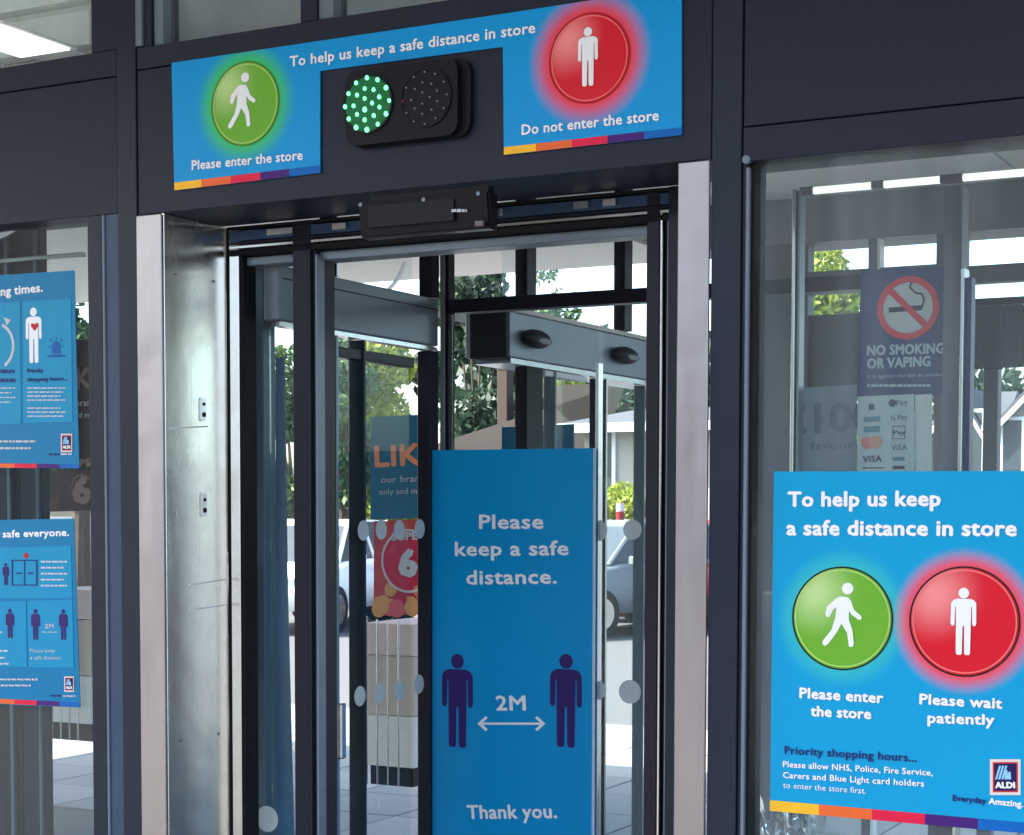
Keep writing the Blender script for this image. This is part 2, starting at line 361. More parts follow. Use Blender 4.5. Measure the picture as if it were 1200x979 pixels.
obj('gasket', B(X_(781.3, Y1), X_(783.5, Y1), Y1-.008, .30, 0, zH-.06), GREY, F)
obj('door_post', B(X_(784, Y1), X_(800, Y1), Y1-.015, .36, 0, zH), PAINT2, F)
xt0, xt1 = X_(272, Y1), X_(800, Y1)
obj('track_rail', B(xt0, xt1, .252, .34, zH-.010, zH-.002), RUB, F)
obj('track_rail', B(xt0, xt1, .262, .34, zH-.040, zH-.012), mat('dusty_blue_metal', srgb(62, 84, 112), .25, .4), F)
obj('track_rail', B(xt0, xt1, .256, .34, zH-.049, zH-.042), DARK, F)
obj('track_rail', B(xt0, xt1, .262, .34, zH-.060, zH-.051), ALU, F)
obj('track_rail', B(xt0, xt1, .258, .36, zH-.078, zH-.062), RUB, F)
obj('track_rail', B(xt0, X_(757, Y1), .29, .36, zH-.102, zH-.080), GREY, F)
for a, b in ((316, 346), (392, 408), (426, 431), (672, 690), (706, 722), (586, 590)):
    obj('track_bracket', B(XA(a, .26), XA(b, .26), .250, .262, zH-.034, zH-.016), ALU, F)

# ================================================================== DOOR LEAF parked left
L1 = thing('sliding_door', (XA(300, .42), .42, 0), 'open sliding door leaf parked beside the polished steel reveal panel', 'door')
zl = ZA(300, 292, .42)
obj('door_stile', B(XA(286.5, .42), XA(301, .42), .42, .47, 0, zl), DARK, L1)
obj('door_stile', B(XA(301.4, .42), XA(311, .42), .415, .47, 0, zl), mat('teal_grey_metal', srgb(88, 108, 122), .3, .3), L1)
pn = obj('door_pane', B(XA(311.4, .42), XA(372, .42), .44, .448, .05, zl-.02, 0), GL, L1)
c = at(313, 960, .41); obj('safety_dot', disc(c, .037, .001, 28), FROST, L1)

# ================================================================== LOBBY SIDE SCREEN (perpendicular wall)
XS = -2.79; XB = -2.74
W1 = thing('lobby_side_screen', (XS, .4, 0), 'grey perpendicular glazed side screen with overhead door beam behind the left post', 'screen')
zb0, zb1 = 2.12, 2.268
Yp = lambda px, X=XS: YX(px, X)
obj('door_beam', box(bmesh.new(), XS-.05, XS, .34, Yp(514), zb0, zb1, .004), GREY, W1)
obj('beam_lip', box(bmesh.new(), XS-.04, XS+.003, .36, Yp(514), zb1-.036, zb1-.033, 0), DARK, W1)
obj('beam_track', box(bmesh.new(), XS-.045, XS-.006, .36, Yp(514), zb0-.014, zb0-.002, 0), ALU, W1)
def spost(px0, px1, z0, z1, X=XS, m=DARK, t=.05, nm='side_post', par=W1):
    ya = YX(px0, X-t); yb_ = max(YX(px1, X-.004), ya+.012)
    return obj(nm, box(bmesh.new(), X-t, X-.004, ya, yb_, z0, z1, .002), m, par)
spost(375, 386, zb1+.003, 3.0); spost(375, 385, 0, zb0-.016)
spost(386.4, 393, zb1+.003, 3.0, m=ALU, t=.03); spost(386, 394, 0, zb0-.016, m=mat('pale_edge_metal', srgb(120, 140, 155), .3, .3), t=.03)
spost(408, 421, 0, zb0-.016, m=PAINT2, t=.06); 
spost(489, 514, 0, zb0-.016); spost(491, 515, zb1+.003, 3.0)
obj('side_rail', box(bmesh.new(), XS-.05, XS-.01, Yp(394), Yp(489), zb0-.075, zb0-.045, .002), DARK, W1)
obj('side_pane', box(bmesh.new(), XS-.03, XS-.024, Yp(393), Yp(489), .1, zb0-.02, 0), GLB, W1)
obj('side_pane', box(bmesh.new(), XS-.03, XS-.024, Yp(393), Yp(491), zb1, 3.0, 0), GLB, W1)
# handle
d = ray(388, 828); t = (XS+.05)/d.x; y = d.y*t-DC; z0 = HC+d.z*t
bm = bmesh.new(); tube(bm, (XS+.05, y, z0), (XS+.05, y, z0-.155), .009, seg=10)
obj('door_handle', box(bmesh.new(), XS+.02, XS+.038, Yp(386), Yp(392.5), z0-.16, z0, .004), ALU, W1); bm.free()
def sdot(px, py, X, par, r=.030, dx=.0):
    d = ray(px, py); t = X/d.x; c = Vector((X, d.y*t-DC, HC+d.z*t))
    bm = poly(bmesh.new(), [c+Vector((0, r*math.cos(a), r*math.sin(a))) for a in [math.pi*i/12 for i in range(24)]], Vector((-.001, 0, 0)))
    return obj('safety_dot', bm, FROST, par)
for px, py in ((426, 622), (447, 621), (468, 621), (492, 620), (422, 816), (445, 813), (468, 809), (491, 802)): sdot(px, py, XS-.001, W1)

# ================================================================== CROSS SCREEN with second door
YC = 1.2
W2 = thing('lobby_cross_screen', (XA(516, YC), YC, 0), 'glazed cross screen with dark transom, standing behind the tall blue distance sign', 'screen')
xc0 = XA(515, YC)
obj('transom_bar', B(xc0+.02, -1.2, YC, YC+.05, ZA(600, 363, YC), ZA(600, 347, YC)), DARK, W2)
obj('screen_post', B(XA(516, YC), XA(521.5, YC), YC-.003, YC+.05, 0, 3.0), GREY, W2)
obj('screen_post', B(XA(522, YC), XA(525.5, YC), YC, YC+.04, 0, 3.0), RUB, W2)
obj('screen_pane', B(XA(526, YC), XA(697, YC), YC+.02, YC+.026, .05, ZA(600, 363, YC), 0), GLB, W2)
obj('pane_edge', B(XA(697.2, YC), XA(701, YC), YC+.0, YC+.03, .05, ZA(600, 430, YC), 0), ALU, W2)
obj('screen_pane', B(XA(702, YC), -1.4, YC+.02, YC+.026, .05, ZA(600, 363, YC), 0), GLB, W2)
for px, py, r in ((700, 622, .033), (741, 621, .030), (699, 809, .031), (738, 811, .036)):
    obj('safety_dot', disc(at(px, py, YC+.015), r, .001, 28), FROST, W2)

# ================================================================== SECOND SIDE BAY with sensors
W3 = thing('lobby_rear_bay', (XB, 1.6, 0), 'rear side bay whose silver door beam runs away behind the cross screen', 'screen')
yb = Yp(597, XB)
yE = 3.3
obj('door_beam', box(bmesh.new(), XB-.17, XB, yb, yE, 2.118, 2.268, .004), mat('silver_blue_metal', srgb(156, 166, 178), .32, .2), W3)
obj('beam_end_cap', box(bmesh.new(), XA(555, yb, 390), XB+.002, yb-.03, yb-.001, 2.112, 2.272, .003), BLACK, W3)
obj('beam_track', box(bmesh.new(), XB-.15, XB-.006, yb+.02, yE, 2.098, 2.115, 0), ALU, W3)
obj('beam_shelf', box(bmesh.new(), XB-.35, XB-.02, yb, yE, 2.275, 2.29, 0), CEIL, W3)
for px0, px1, z0, z1, mm in ((603, 628, 2.292, 3.0, DARK), (718, 740, 2.292, 3.0, DARK), (603, 636, 0, 2.096, BLACK), (636.5, 642, 0, 2.096, GREY), (690, 697, 0, 2.096, DARK), (697.3, 701, 0, 2.096, ALU), (742, 748, 0, 2.096, GREY)):
    spost(px0, px1, z0, z1, X=XB, m=mm, par=W3)
obj('side_rail', box(bmesh.new(), XB-.05, XB-.01, Yp(642, XB), Yp(690, XB), 2.075, 2.094, .001), WHITE, W3)
obj('side_pane', box(bmesh.new(), XB-.03, XB-.024, Yp(642, XB), yE, .1, 2.09, 0), GLB, W3)
obj('side_pane', box(bmesh.new(), XB-.03, XB-.024, yb, yE, 2.29, 3.0, 0), GLB, W3)
for px, py, L in ((622, 398, .20), (727, 417, .22)):
    d = ray(px, py); t = (XB+.001)/d.x; c = Vector((XB, d.y*t-DC, HC+d.z*t))
    s = thing('door_sensor', c, 'black oval sensor on the silver beam, the %s one' % ('one nearer the black end cap' if px < 700 else 'farther one by the right door post'), 'sensor', 'sensors on the silver door beam')
    bm = bmesh.new(); bmesh.ops.create_icosphere(bm, subdivisions=3, radius=1)
    for v in bm.verts: v.co = c+Vector((.022+v.co.x*.028, v.co.y*L/2, v.co.z*.032))
    obj('sensor_housing', bm, BLACK, s, True)
    bm = bmesh.new(); bmesh.ops.create_icosphere(bm, subdivisions=2, radius=1)
    for v in bm.verts: v.co = c+Vector((.040+v.co.x*.014, .02+v.co.y*L/3.2, -.006+v.co.z*.012))
    obj('sensor_lens', bm, mat('lens_grey', srgb(150, 155, 160), .15), s, True)

# ================================================================== REAR / FAR GLAZING
YR = 4.0
W4 = thing('rear_window_wall', (-2.6, YR, 0), 'grey framed rear glazing with high window lights, seen through the right hand window', 'window')
zb = ZA(1040, 279, YR)
xw0 = XA(940, YR, 300)
obj('bulkhead', B(xw0-.6, 2.5, YR-.02, YR+.25, zb, 3.0), CEIL2, W4)
obj('rear_rail', B(xw0-.1, XA(1120, YR), YR, YR+.06, ZA(980, 343, YR), ZA(980, 317, YR)), mat('grey_rail', srgb(108, 112, 122), .5), W4)
obj('rear_rail', B(XA(1120, YR), 2.5, YR, YR+.06, ZA(1165, 331, YR), ZA(1165, 310, YR)), MC['grey_rail'], W4)
obj('rear_post', B(xw0-.25, XA(945, YR), YR-.01, YR+.08, 0, zb), MC['grey_rail'], W4)
obj('rear_post', B(XA(1015, YR), XA(1025, YR), YR-.01, YR+.06, 0, zb), MC['grey_rail'], W4)
obj('rear_post', B(XA(1025.4, YR), XA(1028.5, YR), YR-.01, YR+.06, 0, zb), WHITE, W4)
obj('rear_post', B(XA(1094, YR), XA(1127, YR), YR-.01, YR+.08, 0, zb), MC['grey_rail'], W4)
obj('rear_post', B(XA(1152, YR), XA(1169, YR), YR-.02, YR+.05, 0, ZA(1160, 425, YR)), MC['grey_rail'], W4)
obj('rear_panel', B(xw0-.2, XA(1013, YR), YR+.01, YR+.05, ZA(980, 470, YR), ZA(980, 368, YR)), mat('grey_infill', srgb(84, 92, 100), .5), W4)
obj('rear_pane', B(xw0, XA(1200, YR)+1, YR+.03, YR+.036, 0, zb, 0), GLB, W4)
# inner right frame
YI = .4
W5 = thing('inner_window_frame', (XA(930, YI), YI, 0), 'inner frame with chrome edge and added glowing white bars above the right hand window', 'window frame')
zi = ZA(1020, 216, YI)
obj('frame_edge', B(XA(925, YI), XA(929, YI), YI, YI+.05, 0, zi+.004), ALU, W5)
obj('frame_edge', B(XA(929.3, YI), XA(931.5, YI), YI+.002, YI+.05, 0, zi), RUB, W5)
obj('frame_edge', B(XA(931.8, YI), XA(934.5, YI), YI, YI+.04, 0, zi), GREY, W5)
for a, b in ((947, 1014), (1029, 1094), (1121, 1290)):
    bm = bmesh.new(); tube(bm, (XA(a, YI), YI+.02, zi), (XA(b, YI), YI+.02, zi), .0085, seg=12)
    obj('glow_bar', bm, mat('added_glow_white', (.95, .95, .93), .25, emit=.22), W5)  # no lamp: glow added so the bars match bright reflections along the rail
for a, b in ((931, 947), (1014, 1029), (1094, 1121)):
    obj('rail_gap_block', B(XA(a, YI)+.001, XA(b, YI)-.001, YI+.01, YI+.034, zi-.009, zi+.009), mat('gap_reflection_grey', srgb(90, 88, 94), .4), W5)  # grey blocks stand in for dark reflections across the rail gaps
obj('inner_mullion', B(XA(1097, YI), XA(1118, YI), YI+.04, YI+.10, 0, zi-.012), mat('mullion_grey', srgb(88, 88, 100), .4), W5)
obj('inner_mullion', B(XA(1118.3, YI), XA(1122.5, YI), YI+.03, YI+.08, 0, zi-.2), ALU, W5)
obj('inner_mullion', B(XA(1123, YI), XA(1129, YI), YI+.05, YI+.09, .9, ZA(1126, 322, YI)), mat('navy_metal', srgb(34, 46, 96), .4), W5)
# dark blind, slat by slat
bl = thing('slatted_blind', (XA(1131, 3.8), 3.8, 2.4), 'dark vertical slatted blind hanging under the white high windows at far right', 'blind')
x = XA(1128, 3.8); zt_ = ZA(1165, 358, 3.8); zb_ = ZA(1165, 432, 3.8)
while x < XA(1215, 3.8):
    obj('blind_slat', B(x, x+.0775, 3.8+random.uniform(0, .012), 3.83, zb_+random.uniform(-.004, .004), zt_, .004), mat('blind_fabric', srgb(70, 74, 88), .7), bl); x += .078
obj('head_rail', B(XA(1128, 3.8), x, 3.79, 3.84, zt_+.001, zt_+.03), DARK, bl)

# ================================================================== HEADER SIGN
Ys = -.006
hs = thing('entry_rules_sign', at(204, 223, Ys), 'wide blue sign over the door with green walking and red standing buttons', 'sign')
gc, rc = at(287, 121.7, Ys), at(690.3, 68.3, Ys)
rg = at(287, 72.7, Ys).z-gc.z; rr = at(690.3, 15.6, Ys).z-rc.z
m = printed('header_sign_print', srgb(0, 148, 214), [(gc, rg*.98, rg*1.55, srgb(60, 190, 110)), (rc, rr*.95, rr*1.6, srgb(238, 60, 72))], WL[hs.name])
P_ = [(201, 74), (375, 48), (589, 16.5), (798.7, -16), (798.7, 158.3), (590.5, 181.7), (589.3, 55), (375, 83.3), (375, 202.7), (204.3, 223.3)]
obj('sign_panel', P(P_, Ys, .004), m, hs)
button(287, 121.7, 49, Ys-.002, 'green', hs, 'hdr', '')
button(690.3, 68.3, 52.5, Ys-.002, 'red', hs, 'hdr', '')
figure('walk', 283.5, 85.5, 149.5, Ys-.003, WHITE, hs); figure('man', 688.7, 32, 101, Ys-.003, WHITE, hs)
text('To help us keep a safe distance in store', (340, 78.3), (627, 38.5), 12.5, Ys-.002, WHITE, hs)
text('Please enter the store', (225, 199.3), (354.5, 187.2), 11.5, Ys-.002, WHITE, hs)
text('Do not enter the store', (611.7, 158.3), (771.7, 141), 12.5, Ys-.002, WHITE, hs)
strip((204.3, 236, 270.7, 305, 339, 375), lambda x: 223.3-(x-204.3)*.1207, 9, Ys-.001, hs)
strip((590.5, 628, 670, 712, 755, 798.7), lambda x: 181.7-(x-590.5)*.1124, 9, Ys-.001, hs)

# ================================================================== TRAFFIC LIGHT
tl = thing('signal_light', at(470, 120, 0), 'black two aspect signal with lit green lamps, mounted below the header lettering', 'traffic light')
c0 = at(398, 126, 0); x0, x1 = XA(399, -.05, 120), XA(532, -.05, 120); zc_ = ZA(470, 121, -.03)
def rbox(x0, x1, z0, z1, y0, y1, r, seg=6):
    pts = []
    for cx_, cz_, a in ((x1-r, z1-r, 0), (x0+r, z1-r, 90), (x0+r, z0+r, 180), (x1-r, z0+r, 270)):
        for i in range(seg+1): t = R(a+90*i/seg); pts.append(Vector((cx_+r*math.cos(t), y0, cz_+r*math.sin(t))))
    return poly(bmesh.new(), pts, Vector((0, y1-y0, 0)))
bm = rbox(x0+.004, x1+.024, zc_-.090, zc_+.090, -.016, -.002, .035); obj('back_plate', bm, BLACK, tl)
bm = rbox(x0+.004, x1, zc_-.088, zc_+.088, -.034, -.0155, .03)
obj('signal_housing', bm, BLACK, tl)
LED = [(690, 275), (727, 282), (652, 293), (757, 310), (682, 313), (713, 317), (625, 331), (655, 336), (733, 342), (682, 348), (768, 355), (708, 364), (643, 374), (613, 377), (734, 378), (682, 387), (757, 402), (655, 404), (714, 408), (626, 420), (682, 423), (728, 438), (652, 450), (690, 458)]
GLED = mat('green_led', srgb(90, 255, 150), .2, emit=.75, emcol=(.12, 1, .30)); GGLOW = mat('green_lens', srgb(0, 40, 22), .25, emit=.018, emcol=(.0, .9, .2))
RLED = mat('unlit_led', srgb(150, 130, 140), .15); RL = mat('red_lens', srgb(19, 15, 24), .5); RLEDR = mat('unlit_led_pink', srgb(190, 40, 90), .2)
YL = -.036
for k, (dx, dy, lens, led) in enumerate(((0, 0, GGLOW, GLED), (203, -22, RL, RLED))):
    c = at(431.2+dx/3, 122+dy/3, YL); ln = obj('signal_lens', disc(c, .064, .003, 40), lens, tl)
    obj('lens_rim', ring(c+Vector((0, -.002, 0)), .064, .069, .005), BLACK, tl)
    for i, (a, b) in enumerate(LED):
        p = at((a+dx)/3+200, (b+dy)/3, YL-.004); bm = bmesh.new(); bmesh.ops.create_icosphere(bm, subdivisions=2, radius=1)
        s = .0050*random.uniform(.85, 1.12) if k == 0 else .0026
        for v in bm.verts: v.co = p+Vector((v.co.x*s, v.co.y*s, v.co.z*s*(1.35 if k == 0 and v.co.z > 0 else 1)))
        obj('led', bm, RLEDR if (k == 1 and i in (13,)) else led, ln, True)

# ================================================================== MOTION SENSOR BOX
ms = thing('motion_detector', at(495, 250, 0), 'long black motion detector under the header above the doorway', 'sensor')
xa, xb_ = XA(419, -.05, 250), XA(572, -.05, 250); z0, z1 = ZA(495, 273, -.05), ZA(495, 232, -.05)
bm = bmesh.new(); box(bm, xa, xb_, -.05, -.001, z0, z1+.004)
for v in bm.verts:
    if v.co.y < -.03 and v.co.z < z0+.01: v.co.y += .012
bmesh.ops.bevel(bm, geom=bm.edges[:], offset=.005, segments=2, affect='EDGES')
obj('detector_cover', bm, mat('gloss_black_plastic', srgb(16, 14, 24), .35), ms)
obj('mounting_bracket', B(xa+.02, xb_-.01, -.03, -.002, z1+.0045, z1+.02), BLACK, ms)
obj('detector_window', B(xa+.03, xb_-.09, -.0515, -.046, z0+.022, z1-.008, 0), mat('smoked_lens', srgb(14, 14, 20), .4), ms)
for px, py in ((422, 240), (496, 234), (560, 227)):
    c = at(px, py, -.052); bm = bmesh.new(); tube(bm, c, c+Vector((0, .01, 0)), .005, seg=10); obj('screw', bm, GREY, ms)
lines([(529, 547, 247)], -.053, SOFT, ms, 3, 'maker_mark')
c = at(562, 262, -.053); obj('corner_latch', B(c.x-.012, c.x+.010, -.056, -.046, c.z-.006, c.z+.006), mat('worn_edge', srgb(110, 100, 110), .4), ms)

# ================================================================== RIGHT POSTER
Yq = .03
def YS(k): return Yq-.0015*k
rp = thing('queue_poster', at(904, 950, Yq), 'large blue poster with green and red buttons on the right window', 'poster')
g2, r2 = at(986.6, 725, YS(1)), at(1129.7, 728.7, YS(1)); q = at(986.6, 664, YS(1)).z-g2.z; q2 = at(1129.7, 664, YS(1)).z-r2.z
m = printed('queue_poster_print', srgb(0, 154, 204), [(g2, q*.95, q*1.4, srgb(50, 180, 190)), (r2, q2*.95, q2*1.38, srgb(240, 70, 84))], WL[rp.name])
obj('poster_sheet', P([(906.9, 552.8), (1204, 552), (1204, 977), (1146, 972), (1021.8, 961), (902.2, 950.6)], Yq, .002), m, rp)
Y_ = YS(1.5)
text('To help us keep', (924, 593.6), (1101.6, 592.7), 17.8, Y_, WHITE, rp, .03)
text('a safe distance in store', (922.4, 627), (1190.7, 627.9), 17.8, Y_, WHITE, rp, .03)
button(986.6, 725, 60, YS(1), 'green', rp, 'qp', 'k'); button(1129.7, 728.7, 64, YS(1), 'red', rp, 'qp', 'k')
figure('walk', 986.5, 682.8, 758, YS(1.6), WHITE, rp); figure('man', 1128.3, 688.9, 767.7, YS(1.6), WHITE, rp)
text('Please enter', (937.4, 817.8), (1034.5, 824), 12.5, Y_, WHITE, rp, .03)
text('the store', (950.5, 839), (1020.4, 842.7), 12.5, Y_, WHITE, rp, .03)
text('Please wait', (1078, 825), (1174, 830.5), 12.5, Y_, WHITE, rp, .03)
text('patiently', (1087.5, 847), (1165, 849.7), 12.5, Y_, WHITE, rp, .03)
text('Priority shopping hours...', (919.6, 883.5), (1074.4, 893), 9.5, Y_, NAVY, rp, .02)
text('Please allow NHS, Police, Fire Service,', (917.7, 899), (1093, 909.3), 7.4, Y_, WHITE, rp, .015)
text('Carers and Blue Light card holders', (917.7, 911.7), (1082.8, 922), 7.4, Y_, WHITE, rp, .015)
text('to enter the store first.', (917.7, 923.4), (1014.8, 930.4), 7.2, Y_, WHITE, rp, .0)
LG1 = mat('logo_border', srgb(225, 215, 205), .4); LG2 = mat('logo_red', srgb(205, 50, 50), .4); LG3 = mat('logo_navy', srgb(28, 22, 84), .4); LG4 = mat('logo_cyan', srgb(150, 205, 235), .4)
def logo(x0, y0, x1, y1, Y, par, word=True):
    def R4(a, b, c, d): return [(x0+(x1-x0)*a, y0+(y1-y0)*d), (x0+(x1-x0)*c, y0+(y1-y0)*d), (x0+(x1-x0)*c, y0+(y1-y0)*b), (x0+(x1-x0)*a, y0+(y1-y0)*b)]
    lg = obj('logo_badge', P(R4(0, 0, 1, 1), Y, .0006), LG1, par)
    obj('logo_field', P(R4(.09, .08, .91, .92), Y-.0007, .0006), LG2, lg); obj('logo_field', P(R4(.14, .12, .86, .88), Y-.0014, .0006), LG3, lg)
    bm = bmesh.new()
    for i in range(5):
        a = .17+i*.10; pts = [(a, .56), (a+.065, .56), (a+.065+.13, .18), (a+.13, .18)] if i < 3 else [(a, .56), (a+.12, .56), (a+.10, .30+.05*(i-3)), (a+.03, .30+.05*(i-3))]
        poly(bm, [at(x0+(x1-x0)*u, y0+(y1-y0)*v, Y-.002) for u, v in pts], Vector((0, .0006, 0)))
    obj('logo_stripes', bm, LG4, lg)
    text('ALDI', (x0+(x1-x0)*.19, y0+(y1-y0)*.80), (x0+(x1-x0)*.81, y0+(y1-y0)*.80), (y1-y0)*.17, Y-.0022, WHITE, par, .05)
logo(1160, 890, 1196, 932, YS(1.2), rp)
text('Everyday', (1116.6, 938.4), (1155.5, 942), 7, Y_, NAVY, rp, .03); text('Amazing.', (1158.8, 942.2), (1198.6, 946), 7.4, Y_, WHITE, rp, .03)
strip((902.2, 959.4, 1021.8, 1084, 1146, 1204), lambda x: 950.4+(x-902.2)*.0885, 12.5, YS(1), rp)
for cx_, cy_ in ((909.5, 556), ):
    pass

# ================================================================== LEFT POSTERS
CYAN = mat('poster_blue', srgb(0, 120, 168), .4, 0, .08, 3); CY2 = mat('poster_light_blue', srgb(12, 142, 186), .4, 0, .07, 3)
Yl = .034
p1 = thing('shopping_times_poster', at(92, 545, Yl), 'upper blue poster on the left window with a white figure and heart', 'poster')
obj('poster_sheet', P([(-80, 328), (87, 317), (92.7, 545), (-80, 542.5)], Yl, .002), CYAN, p1)
a = Yl-.0012; b = Yl-.0024
obj('info_box', P([(-34, 357), (23.5, 354), (24.8, 497), (-34, 497)], a, .0008), CY2, p1)
obj('info_box', P([(26.3, 353.6), (83.2, 350.2), (85, 494.6), (27.6, 496)], a, .0008), CY2, p1)
text('ing times.', (-2, 347.2), (49.9, 341.8), 10.5, a, WHITE, p1, .03)
c = at(-4, 406, b); r_ = at(-4, 378, b).z-c.z
obj('clock_ring', ring(c, r_*.86, r_, .0006, 40, R(-62), R(70)), SOFT, p1)
bm = P([(4, 372), (13, 375), (8, 382)], b-.0006, .0006); obj('clock_arrow', bm, SOFT, p1)
figure('man', 39.8, 360.5, 425.5, b, WHITE, p1)
bm = P([(40.6, 388), (45, 382), (44.2, 379), (42, 378.6), (40.4, 380.6), (38.6, 379), (36.6, 379.6), (36.2, 382.5)], b-.001, .0006); obj('heart', bm, mat('heart_red', srgb(190, 20, 40), .4), p1)
SIR = mat('siren_blue', srgb(10, 88, 165), .4)
bm = P([(60.5, 415), (61, 404), (63.5, 400.5), (67.5, 400.3), (70, 403.5), (70.6, 414.5)], b, .0006)
for q_ in ([(55.5, 419), (76.5, 418), (76.5, 415.6), (55.5, 416.6)], [(57, 407), (59.3, 408.5), (59.6, 407.5), (57.4, 405.6)], [(72, 407.8), (74.5, 405.5), (74, 404.6), (71.8, 406.8)], [(65.2, 398.5), (66.4, 398.5), (66.2, 395), (65.3, 395)], [(60.3, 400.5), (61.2, 399.8), (59.3, 397), (58.5, 397.8)], [(70.4, 399.8), (71.2, 400.5), (73, 397.8), (72.3, 397)]):
    poly(bm, [at(x, y, b-.0003) for x, y in q_], Vector((0, .0006, 0)))
obj('siren_symbol', bm, SIR, p1)
text('Priority', (32, 437), (50.5, 436.3), 5, b, NAVY, p1, .03); text('shopping hours...', (32, 447.2), (79.2, 446), 5, b, NAVY, p1, .03)
lines([(-9, 18, 435.5), (-9, 18.5, 446)], b, NAVY, p1, 4)
lines([(32, 77-(i % 3)*3, 455+i*4.7) for i in range(8) if i != 4]+[(-9, 18-(i % 2)*5, 455+i*5.5) for i in range(4)], b, SOFT, p1, 1.3)
lines([(-9, 42, 517.5), (-9, 36, 525.5)], b, SOFT, p1, 2.4)
logo(71.3, 508.5, 84.5, 530, b, p1)
lines([(57, 70, 532.6)], b, NAVY, p1, 2.2); lines([(71, 85, 532.3)], b, SOFT, p1, 2.2)
strip((-34, 17, 43, 70, 92.7), lambda x: 548.3+(x/92)*.9, 5, Yl-.001, p1, ('orange', 'red', 'purple', 'blue'))
obj('poster_margin', P([(-80, 542), (92.7, 544.4), (92.7, 549.2), (-80, 548)], Yl, .002), CYAN, p1)

p2 = thing('staff_safety_poster', at(94, 829, Yl), 'lower blue poster on the left window with door and spacing pictures', 'poster')
obj('poster_sheet', P([(-80, 611), (86.5, 608), (94, 829.3), (-80, 822)], Yl, .002), CYAN, p2)
obj('info_box', P([(-34, 643), (83.3, 640), (84.6, 701), (-34, 702)], a, .0008), CY2, p2)
obj('info_box', P([(-34, 705.5), (30.6, 704.5), (31.6, 782), (-34, 780.5)], a, .0008), CY2, p2)
obj('info_box', P([(32.6, 704.3), (84.7, 703), (86.3, 783), (33.6, 782)], a, .0008), CY2, p2)
text('safe everyone.', (3.6, 630), (80.7, 628), 8.5, a, WHITE, p2, .03)
figure('man', 6.9, 660, 686, b, PURPLE, p2)
bm = bmesh.new()
for q_ in ((13.5, 15, 656.3, 686.3), (42.2, 43.7, 656.3, 686.3), (13.5, 43.7, 656.3, 657.6), (13.5, 43.7, 685.2, 686.5), (28, 29.2, 656.3, 686), (19, 25.5, 671, 672.8), (32.5, 39, 671, 672.8)):
    poly(bm, [at(q_[0], q_[2], b), at(q_[1], q_[2], b), at(q_[1], q_[3], b), at(q_[0], q_[3], b)], Vector((0, .0006, 0)))
obj('door_symbol', bm, NAVY, p2)
c = at(30.6, 651.5, b); obj('warning_dot', disc(c, .008, .0006, 16), mat('heart_red', (0, 0, 0)), p2)
lines([(47.8, 78.4-(i % 2)*4, 658.5+i*7) for i in range(5)], b, SOFT, p2, 2.2)
figure('man', 11.8, 713.5, 748, b, PURPLE, p2); figure('man', 41.7, 713.8, 750, b, PURPLE, p2); figure('man', 74.3, 714, 750, b, PURPLE, p2)
text('2M', (53, 736.5), (63, 736.3), 5.5, b, SOFT, p2, .02)
lines([(49, 67, 741)], b, SOFT, p2, 1.2, 'arrow')
text('Please keep', (35.5, 765), (64.2, 764.6), 4.6, b, SOFT, p2, .0); text('a safe distance', (35.5, 772.9), (71, 773), 4.6, b, SOFT, p2, .0)
lines([(-9, 9, 763), (-9, 6, 771), (-9, 10, 778), (-4, 3, 741)], b, SOFT, p2, 2.4); lines([(-9, 44, 796.5), (-9, 36, 803.5)], b, SOFT, p2, 2.4)
logo(75.3, 793, 86.6, 811, b, p2); lines([(59, 72, 815.5)], b, NAVY, p2, 2.2); lines([(73.5, 88, 816)], b, SOFT, p2, 2.2)
strip((-34, 17, 43, 70, 94), lambda x: 824.6+x*.045, 5.4, Yl-.001, p2, ('orange', 'red', 'purple', 'blue'))

# ================================================================== TALL DISTANCE SIGN
Yd = 1.17
ds = thing('distance_sign', at(600, 978, Yd), 'tall blue 2M spacing sign with two purple figures in the middle of the doorway', 'sign')
q0 = at(504.4, 527.9, Yd); q1 = at(695.5, 525.4, Yd)
obj('sign_panel', poly(bmesh.new(), [q0, q1, Vector((q1.x, Yd, .15)), Vector((q0.x, Yd, .15))], Vector((0, .006, 0))), mat('distance_sign_blue', srgb(0, 146, 206), .3, 0, .08, 2, .05), ds)
obj('panel_edge', B(q1.x, q1.x+.005, Yd-.001, Yd+.008, .15, q1.z, 0), SOFT, ds)
e = Yd-.002
for s_, l, r_, cap in (('Please', (562, 619.7), (636.4, 619.4), 17), ('keep a safe', (533.8, 651.5), (665.7, 650.5), 17), ('distance.', (547, 684.9), (652, 683.8), 17), ('2M', (582, 832.4), (615.9, 832.4), 17.6), ('Thank you.', (548.4, 959.6), (652.5, 958.6), 16.5)):
    text(s_, l, r_, cap, e, WHITE, ds, .022)
figure('man', 535.9, 766.4, 876, e, PURPLE, ds); figure('man', 662.8, 766.4, 876, e, PURPLE, ds)
bm = bmesh.new()
for q_ in ([(564, 849.6), (635, 849.6), (635, 847), (564, 847)], [(559.5, 848.3), (569, 857), (571.5, 855), (564.5, 848.3), (571.5, 841.5), (569, 839.5)], [(639, 848.3), (629.5, 857), (627, 855), (634, 848.3), (627, 841.5), (629.5, 839.5)]):
    poly(bm, [at(x, y, e-.0003*len(bm.faces)/6) for x, y in q_], Vector((0, .0006, 0)))
obj('arrow', bm, WHITE, ds)

